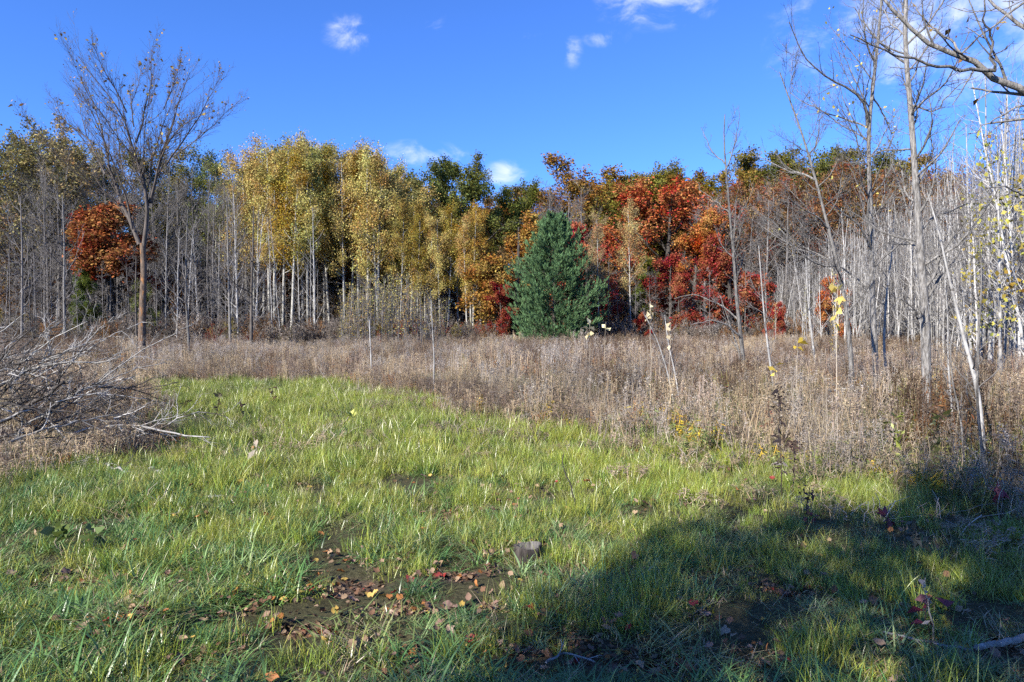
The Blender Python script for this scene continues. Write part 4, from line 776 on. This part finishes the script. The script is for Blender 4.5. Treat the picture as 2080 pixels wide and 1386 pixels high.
for i in range(98):
    c = np.array([r.uniform(-8.4, -5.3), r.uniform(8.4, 10.2)])
    if i > 83: c = np.array([r.uniform(-7.6, -5.2), r.uniform(7.7, 8.5)])
    hgt = max(.04, (1 - abs(c[0] + 6.6) / 2.3) * r.random() ** .7 * 1.6); az = r.normal(.25, .7); el = r.normal(.25, .3); ln = r.uniform(.8, 1.9)
    z0 = gh(*c) + hgt; dv = np.array([math.cos(az) * math.cos(el), math.sin(az) * math.cos(el) * .6, math.sin(el)]); q = np.linspace(0, 1, 6)[:, None]
    P = np.array([c[0] - .6, c[1], z0]) + dv * ln * q + np.array([0, 0, 1]) * (-.18 * ln * (q - .4) ** 2); P[:, 2] = np.maximum(P[:, 2], gh(P[:, 0], P[:, 1]) + .02)
    dk = r.random() < .45
    dead_branch('dead_branch', 'dark weathered branch buried in the tangle of the brush pile' if dk else 'bleached twiggy branch tangled in the heart of the brush pile', P, r.uniform(.008, .018), .004, M_wet if dk else M_dead, (7, 5), 'dark branches inside the brush pile' if dk else 'bleached branches inside the brush pile')
def on_ground(px, py, up=.02): x, y = px_ground(px, py); return np.array([x, y, gh(x, y) + up])
for pts, a, b, mt, tw, lab in [([(165, 938), (200, 945), (236, 960), (279, 978)], .018, .010, M_dead, (2, 0), 'grey stick lying in the grass below the brush pile'),
                               ([(243, 940), (279, 952)], .030, .026, M_dead, None, 'short broken log end in the grass below the brush pile'),
                               ([(303, 957), (350, 981)], .036, .028, M_dead, None, 'split grey log half sunk in the grass, right of the broken end'),
                               ([(417, 1017), (445, 1019), (478, 1024)], .035, .045, M_dead, None, 'pale chunk of wood alone in the sunny grass'),
                               ([(1262, 1219), (1290, 1200), (1326, 1175)], .009, .006, M_dead, None, 'thin straight pale stick lying in the shade'),
                               ([(2130, 1312), (2080, 1327), (2030, 1340), (1990, 1352)], .019, .014, M_dead, None, 'bleached branch end at the frame\'s lower corner'),
                               ([(1800, 1310), (1870, 1322), (1937, 1344), (1990, 1352)], .006, .008, M_dead, (3, 0), 'thin grey twig joining the bleached branch end'),
                               ([(1110, 1375), (1150, 1350), (1210, 1372)], .007, .004, M_dead, (3, 2), 'small forked twig on the bare soil at the bottom')]:
    dead_branch('fallen_stick' if a < .025 else 'fallen_log', lab, [on_ground(u, v, (.035 + a) if a < .025 else .012) for u, v in pts], a, b, mt, tw, None, cat='stick' if a < .025 else 'log')
P = np.array([on_ground(1168, 1040, -.05), on_ground(1168, 1040, .10), on_ground(1160, 1040, .24), on_ground(1146, 1040, .36), on_ground(1141, 1040, .46), on_ground(1146, 1040, .52)])
dead_branch('upright_stick', 'bent black stick standing up out of the sunny grass', P, .008, .003, M_wet, (2, 0), cat='stick', tl=(.1, .2))

# old stump
sx, sy = px_ground(1071, 1136); r2 = np.random.default_rng(4); ns = 26; a = np.linspace(0, 2 * np.pi, ns, endpoint=False); wob = 1 + .09 * np.sin(3 * a + 1) + .05 * np.sin(7 * a) + .03 * r2.normal(size=ns)
rings = []
for zz, rr_ in ((-.08, .125), (0.0, .112), (.05, .098), (.11, .094), (.145, .095), (.15, .086), (.128, .062), (.112, .03)): rings.append(np.stack([np.cos(a) * rr_ * wob, np.sin(a) * rr_ * wob, zz + (.010 * np.sin(2 * a + .5) + .0018 * r2.normal(size=ns)) * (zz > .1)], -1))
ringF = lambda k0, k1: np.array([[k * ns + i, k * ns + (i + 1) % ns, (k + 1) * ns + (i + 1) % ns, (k + 1) * ns + i] for k in range(k0, k1) for i in range(ns)])
M_stump = barkmat('stump_wood', (.025, .021, .019), (.10, .086, .075), (22, 22, 6), bump=.9)
e = thing('tree_stump', 'small weathered dark stump with hollow top in the near grass', 'stump', (sx, sy, float(gh(sx, sy)) - .045)); obj('bark', mesh_np('stump_bark', np.concatenate(rings[:6]), [ringF(0, 5)], M_stump, True), e)
V = np.concatenate(rings[5:] + [np.array([[0, 0, .105]])]); M_cut = barkmat('weathered_cut_wood', (.03, .027, .024), (.15, .14, .127), (60, 6, 6), bump=.8)
obj('cut_face', mesh_np('stump_cut_face', V, [ringF(0, 2), np.array([[2 * ns + i, 2 * ns + (i + 1) % ns, 3 * ns] for i in range(ns)])], M_cut, False), e)
g = Geo()
for k in range(3):
    a0 = r2.uniform(0, 6.28); q = np.array([[0.08 * math.cos(a0), .08 * math.sin(a0), .05], [.15 * math.cos(a0), .15 * math.sin(a0), .01], [.24 * math.cos(a0 + .2), .24 * math.sin(a0 + .2), -.04]])
    obj('root', Geo().tubes(resample(q, 6)[None], np.linspace(.034, .012, 6)[None], 7).mesh('stump_root', M_stump, True), e)

# ------------------------------------------------------------------ single plants
M_plant = leafmat('plant_leaf', trans=.3, island=.3, hue=.02, gloss=.03)
M_stalk = barkmat('dark_stalk', (.035, .025, .02), (.10, .075, .06), (20, 20, 4), bump=0)
M_paleStalk = barkmat('pale_stalk', (.30, .25, .19), (.46, .40, .31), (20, 20, 4), bump=0)
def herb(name, label, px, py, h, col, stalk, leafn=20, ls=.06, lean=(0, 0), t=(.3, 1), side=0, ratio=.35, up=-.4, seed=0, cat='plant', r0=.005, top=0, group=None):
    q = np.random.default_rng(900 + seed); base = on_ground(px, py, -.02); e = thing(name, label, cat, base, group); s_ = np.linspace(0, 1, 7)
    P = np.stack([lean[0] * s_ ** 1.4 * h, lean[1] * s_ ** 1.4 * h, h * s_], -1); P[1:] += .012 * q.normal(size=(6, 3)); rad = np.linspace(r0, r0 * .45, 7)
    obj('stem', Geo().tubes(P[None], rad[None], 5).mesh('herb_stem', stalk, True), e); pl = P[None]; pr = rad[None]
    if side:
        b = grow(pl, pr, side, (.35, .98), (25, 60), (.12, .3), .06, .12, 5, .6, .5, q, .3, minr=.0015)
        for k in range(side): obj('side_stem', Geo().tubes(b[0][k:k + 1], b[1][k:k + 1], 4).mesh('herb_side_stem', stalk), e)
        lp, T = along(b[0], max(1, leafn // side), (.2, 1), .006, q)
    else: lp, T = along(pl, leafn, t, .006, q)
    if len(lp) <= 40 and ls > .05:
        for k in range(len(lp)): obj('leaf', Geo().leaves(lp[k:k + 1], ls, ratio, q, up, fold=.2).mesh('herb_leaf', M_plant), e, np.array(col) * q.uniform(.7, 1.3))
    else: obj('leaves', Geo().leaves(lp, ls, ratio, q, up, fold=.25).mesh('herb_leaves', M_plant), e, col, kind='stuff')
    if top:
        lp, T = along(pl, top, (.8, 1.), .03, q); obj('seed_head', Geo().leaves(lp, .035, .5, q).mesh('herb_head', M_plant), e, col, kind='stuff')
DK = (.045, .032, .026)
for i, (nm, lab, px, py, h, col, st, kw) in enumerate([
    ('dead_goldenrod', 'tall blackened goldenrod stalk with shaggy head at the weeds\' edge', 1590, 1012, 1.06, DK, M_stalk, dict(leafn=34, ls=.075, top=60, lean=(-.05, 0), t=(.25, 1))),
    ('dead_goldenrod', 'shorter dark dried stalk right of the tall blackened goldenrod', 1614, 1005, .52, (.07, .04, .035), M_stalk, dict(leafn=22, ls=.05, top=30)),
    ('dead_goldenrod', 'brown dried stalk leaning at the shade edge below the weeds', 1640, 1100, .42, (.10, .05, .04), M_stalk, dict(leafn=20, ls=.05, lean=(.1, .1), top=20)),
    ('dark_weed', 'tallest black-leaved withered plant in the sunny grass', 441, 852, .55, (.06, .055, .025), M_stalk, dict(leafn=16, ls=.11, ratio=.55)),
    ('dark_weed', 'black-leaved withered plant just right of the tallest one', 486, 850, .36, DK, M_stalk, dict(leafn=12, ls=.09, ratio=.5)),
    ('dark_weed', 'small withered plant nearest the brush pile tip', 347, 838, .26, DK, M_stalk, dict(leafn=10, ls=.08, ratio=.5)),
    ('dark_weed', 'small withered plant second from the brush pile tip', 378, 838, .26, DK, M_stalk, dict(leafn=10, ls=.08, ratio=.5)),
    ('dark_weed', 'small withered plant at the far edge of the grass by the pile', 298, 806, .25, (.07, .04, .03), M_stalk, dict(leafn=9, ls=.09, ratio=.5)),
    ('dark_weed', 'brown withered plant at the middle of the grass\'s far edge', 552, 822, .40, (.12, .08, .045), M_stalk, dict(leafn=14, ls=.09, ratio=.5)),
    ('milkweed_stalk', 'dried milkweed with pale open pods leaning in the sunny grass', 526, 962, .34, (.40, .34, .25), M_paleStalk, dict(leafn=5, ls=.10, ratio=.4, t=(.75, 1), lean=(-.15, 0))),
    ('yellow_sprig', 'small bright yellow-green sprig at the grass\'s upper middle', 716, 862, .20, (.38, .42, .09), M_paleStalk, dict(leafn=10, ls=.10, ratio=.4, up=.3, t=(.6, 1))),
    ('grey_stalk', 'grey leafless stalk leaning over the grass edge', 690, 825, .85, (.25, .2, .15), M_paleStalk, dict(leafn=4, ls=.04, lean=(-.55, 0), r0=.007)),
    ('broadleaf_plant', 'broad-leaved green plant in the near grass, left one of two', 111, 1125, .26, (.10, .15, .035), M_paleStalk, dict(leafn=9, ls=.12, ratio=.6, up=-.1, t=(.5, 1))),
    ('broadleaf_plant', 'broad-leaved green plant in the near grass, right one of two', 188, 1128, .24, (.09, .14, .04), M_paleStalk, dict(leafn=7, ls=.12, ratio=.6, up=0, t=(.6, 1))),
    ('red_sumac', 'crimson drooping leaves on a pale stem beside the shaded weeds', 2036, 1045, .36, (.24, .035, .04), M_paleStalk, dict(leafn=9, ls=.14, ratio=.38, up=-.9, t=(.55, .9))),
    ('red_sumac', 'dim red leaf spray low in the shaded grass', 1805, 1085, .17, (.14, .03, .03), M_stalk, dict(leafn=10, ls=.12, ratio=.35, up=-.2)),
    ('red_sumac', 'lone red leaf sprig left of the red spray', 1656, 1070, .10, (.2, .05, .045), M_stalk, dict(leafn=3, ls=.07, ratio=.6)),
    ('red_sumac', 'crimson leaf sprig in the deep shade at lower right', 1893, 1300, .28, (.15, .025, .03), M_stalk, dict(leafn=7, ls=.09, ratio=.55)),
    ('dry_stalk', 'bleached curly dry stalk in the deep shade', 1902, 1305, .36, (.42, .36, .28), M_paleStalk, dict(leafn=9, ls=.07, lean=(-.1, 0))),
    ('yellow_sprig', 'yellow-leaved sprig beside the bleached curly stalk', 1935, 1275, .18, (.45, .36, .04), M_stalk, dict(leafn=6, ls=.05, ratio=.7, up=0)),
    ('leafy_shrub', 'low shrub with green and yellow leaves left of the rough grey tree', 1818, 960, .62, (.20, .24, .05), M_stalk, dict(leafn=36, ls=.085, side=7, ratio=.4, up=-.1)),
    ('leafy_shrub', 'dark-leaved shrub leaning in front of the rough grey tree', 1880, 985, .75, (.10, .11, .03), M_stalk, dict(leafn=38, ls=.09, side=8, ratio=.35, lean=(.2, 0), up=0)),
    ('dark_weed', 'black thistle-like plant in the near shade below the dry grass', 1862, 1150, .34, (.035, .04, .03), M_stalk, dict(leafn=34, ls=.08, side=5, ratio=.3)),
    ('bare_sprout', 'bare white stem standing by the crimson leaves', 2038, 1055, .42, (.4, .3, .2), M_paleStalk, dict(leafn=3, ls=.04)),
    ('yellow_bush', 'yellow-leaved low bush at the margin of weeds and grass', 975, 855, .42, (.38, .26, .045), M_stalk, dict(leafn=80, ls=.036, side=9, ratio=.6, up=0)),
    ('yellow_bush', 'second yellow-leaved bush right of the first', 1115, 868, .45, (.36, .26, .05), M_stalk, dict(leafn=60, ls=.034, side=9, ratio=.6, up=0)),
    ('yellow_bush', 'small yellow-leaved sprig by the leaning weeds', 1220, 835, .4, (.40, .32, .06), M_stalk, dict(leafn=14, ls=.052, side=4, ratio=.6, up=0)),
    ('leafy_whip', 'thin sapling with a few cream leaves in front of the pine', 1197, 815, 1.75, (.60, .54, .30), M_paleStalk, dict(leafn=7, ls=.13, ratio=.75, t=(.88, 1), up=-.3, r0=.006)),
    ('leafy_whip', 'thin sapling with one big cream leaf cluster right of the pine', 1228, 820, 1.80, (.58, .54, .28), M_paleStalk, dict(leafn=5, ls=.13, ratio=.75, t=(.9, 1), up=-.3, r0=.006)),
    ('leafy_whip', 'tallest thin sapling with cream leaves before the white birches', 1322, 830, 2.15, (.58, .50, .28), M_paleStalk, dict(leafn=12, ls=.12, ratio=.8, t=(.82, 1), up=-.3, r0=.007)),
    ('leafy_whip', 'thin sapling with scattered cream leaves before the red oak', 1360, 840, 1.75, (.58, .50, .30), M_paleStalk, dict(leafn=9, ls=.10, ratio=.8, t=(.75, 1), up=-.3, r0=.006)),
    ('leafy_whip', 'sapling with big yellow leaves against the leaning grey tree', 1700, 870, 2.35, (.60, .50, .12), M_paleStalk, dict(leafn=16, ls=.13, ratio=.8, t=(.72, 1), up=-.3, r0=.008)),
    ('leafy_whip', 'short whip with a bright yellow leaf left of the leaning tree', 1620, 850, 1.45, (.66, .52, .06), M_paleStalk, dict(leafn=4, ls=.12, ratio=.8, t=(.9, 1), up=-.3, r0=.006)),
    ('leafy_whip', 'short whip with yellow leaves beside the thinnest grey tree', 1575, 850, 1.0, (.55, .45, .08), M_paleStalk, dict(leafn=6, ls=.11, ratio=.7, t=(.8, 1), up=-.1, r0=.006)),
    ('rust_weed', 'dark maroon dock in the weeds, right of the yellow bushes', 1340, 880, .6, (.13, .045, .03), M_stalk, dict(leafn=80, ls=.04, side=8)),
    ('rust_weed', 'reddish dried plant in the weeds near the shaded margin', 1562, 905, .55, (.20, .08, .05), M_stalk, dict(leafn=70, ls=.04, side=7))]):
    herb(nm, lab, px, py, h, col, st, seed=i, **kw)

# ------------------------------------------------------------------ fallen leaves
def leaf_mesh(seed, lobes):
    q = np.random.default_rng(seed); n = 18; t_ = np.linspace(0, 1, n // 2 + 1); wdt = np.sin(np.pi * t_ ** .85) * .36 * (1 + (.35 * np.sin(t_ * lobes * 6.28) if lobes else 0)); wdt[0] = wdt[-1] = 0
    bend = q.uniform(-.25, .45); cup = q.uniform(.1, .6); mid = np.stack([t_ - .5, 0 * t_, bend * (t_ - .5) ** 2 * 2], -1); side = [mid + np.stack([0 * t_, s_ * wdt, cup * wdt + .05 * q.normal(size=len(t_)) * (wdt > .02)], -1) for s_ in (1, -1)]
    K = len(t_); V = np.concatenate([mid, side[0], side[1]]); F = [[i, i + 1, K + i + 1, K + i] for i in range(K - 1)] + [[i + 1, i, 2 * K + i, 2 * K + i + 1] for i in range(K - 1)]
    return mesh_np('fallen_leaf', V, [np.array(F)], M_fallen, True)
LM = [leaf_mesh(800 + i, (0, 0, 2, 3, 0, 2.5)[i]) for i in range(6)]
LCOL = [('tan', (.28, .20, .125)), ('brown', (.16, .095, .058)), ('pinkish', (.23, .15, .108)), ('orange', (.36, .165, .055)), ('yellow', (.46, .33, .09)), ('red', (.30, .055, .04))]
r = np.random.default_rng(55); spots = []
for cx, cy_, rx, ry in DIRT:
    k = int(3 + 11 * rx)
    for _ in range(k): spots.append((cx + rx * r.normal() * .75, cy_ + ry * r.normal() * .8, True))
while len(spots) < 235: d = r.uniform(2.7, 8.5); x_ = r.uniform(-.74, .74) * d; spots.append((x_, d, False))
for x_, y_, soil in spots:
    if green_sd(x_, y_) < .1 or y_ < 2.4: continue
    ci = r.choice(6, p=[.34, .27, .18, .10, .07, .04]); nm, c = LCOL[ci]; place = 'on bare soil' if soil else 'caught in the grass'
    o = tag(obj('fallen_leaf', LM[r.integers(6)], None, np.array(c) * r.uniform(.7, 1.25)), 'curled %s fallen leaf %s of the clearing' % (nm, place), 'leaf', '%s fallen leaves %s' % (nm, place))
    s_ = r.uniform(.035, .08); o.scale = (s_, s_, s_); o.location = (x_, y_, gh(x_, y_) + (.018 if soil else r.uniform(.03, .08))); o.rotation_euler = (r.normal(0, .45), r.normal(0, .45), r.uniform(0, 6.28))
n = 5200; x = np.concatenate([np.concatenate([np.random.default_rng(i).normal(c[0], c[2] * .8, 150) for i, c in enumerate(DIRT)]), r.uniform(-6, 6, n)]); y = np.concatenate([np.concatenate([np.random.default_rng(99 + i).normal(c[1], c[3] * .9, 150) for i, c in enumerate(DIRT)]), r.uniform(1.6, 10, n)])
k = (green_sd(x, y) > -.3) & in_view(x, y) & (r.random(len(x)) < .35 + .65 * dirt(x, y)); x, y = x[k], y[k]; n = len(x)
LM2 = []
M_litter = leafmat('leaf_litter', source='TINT', trans=.1, island=.2, hue=.01)
for me in LM: m2 = me.copy(); m2.materials.clear(); m2.materials.append(M_litter); LM2.append(m2)
scatter('leaf_litter', np.stack([x, y, gh(x, y) + np.where(dirt(x, y) > .4, .012, r.uniform(.01, .06, n))], -1), r.uniform(0, 6.28, n), r.uniform(.018, .06, n), r.integers(0, 6, n), np.array([c for _, c in LCOL])[r.choice(6, n, p=[.36, .34, .16, .08, .04, .02])] * r.uniform(.5, 1.1, (n, 1)), LM2, 'small broken leaves littering the grass and bare soil', 'litter', tilt=r.normal(0, .5, (n, 2)))
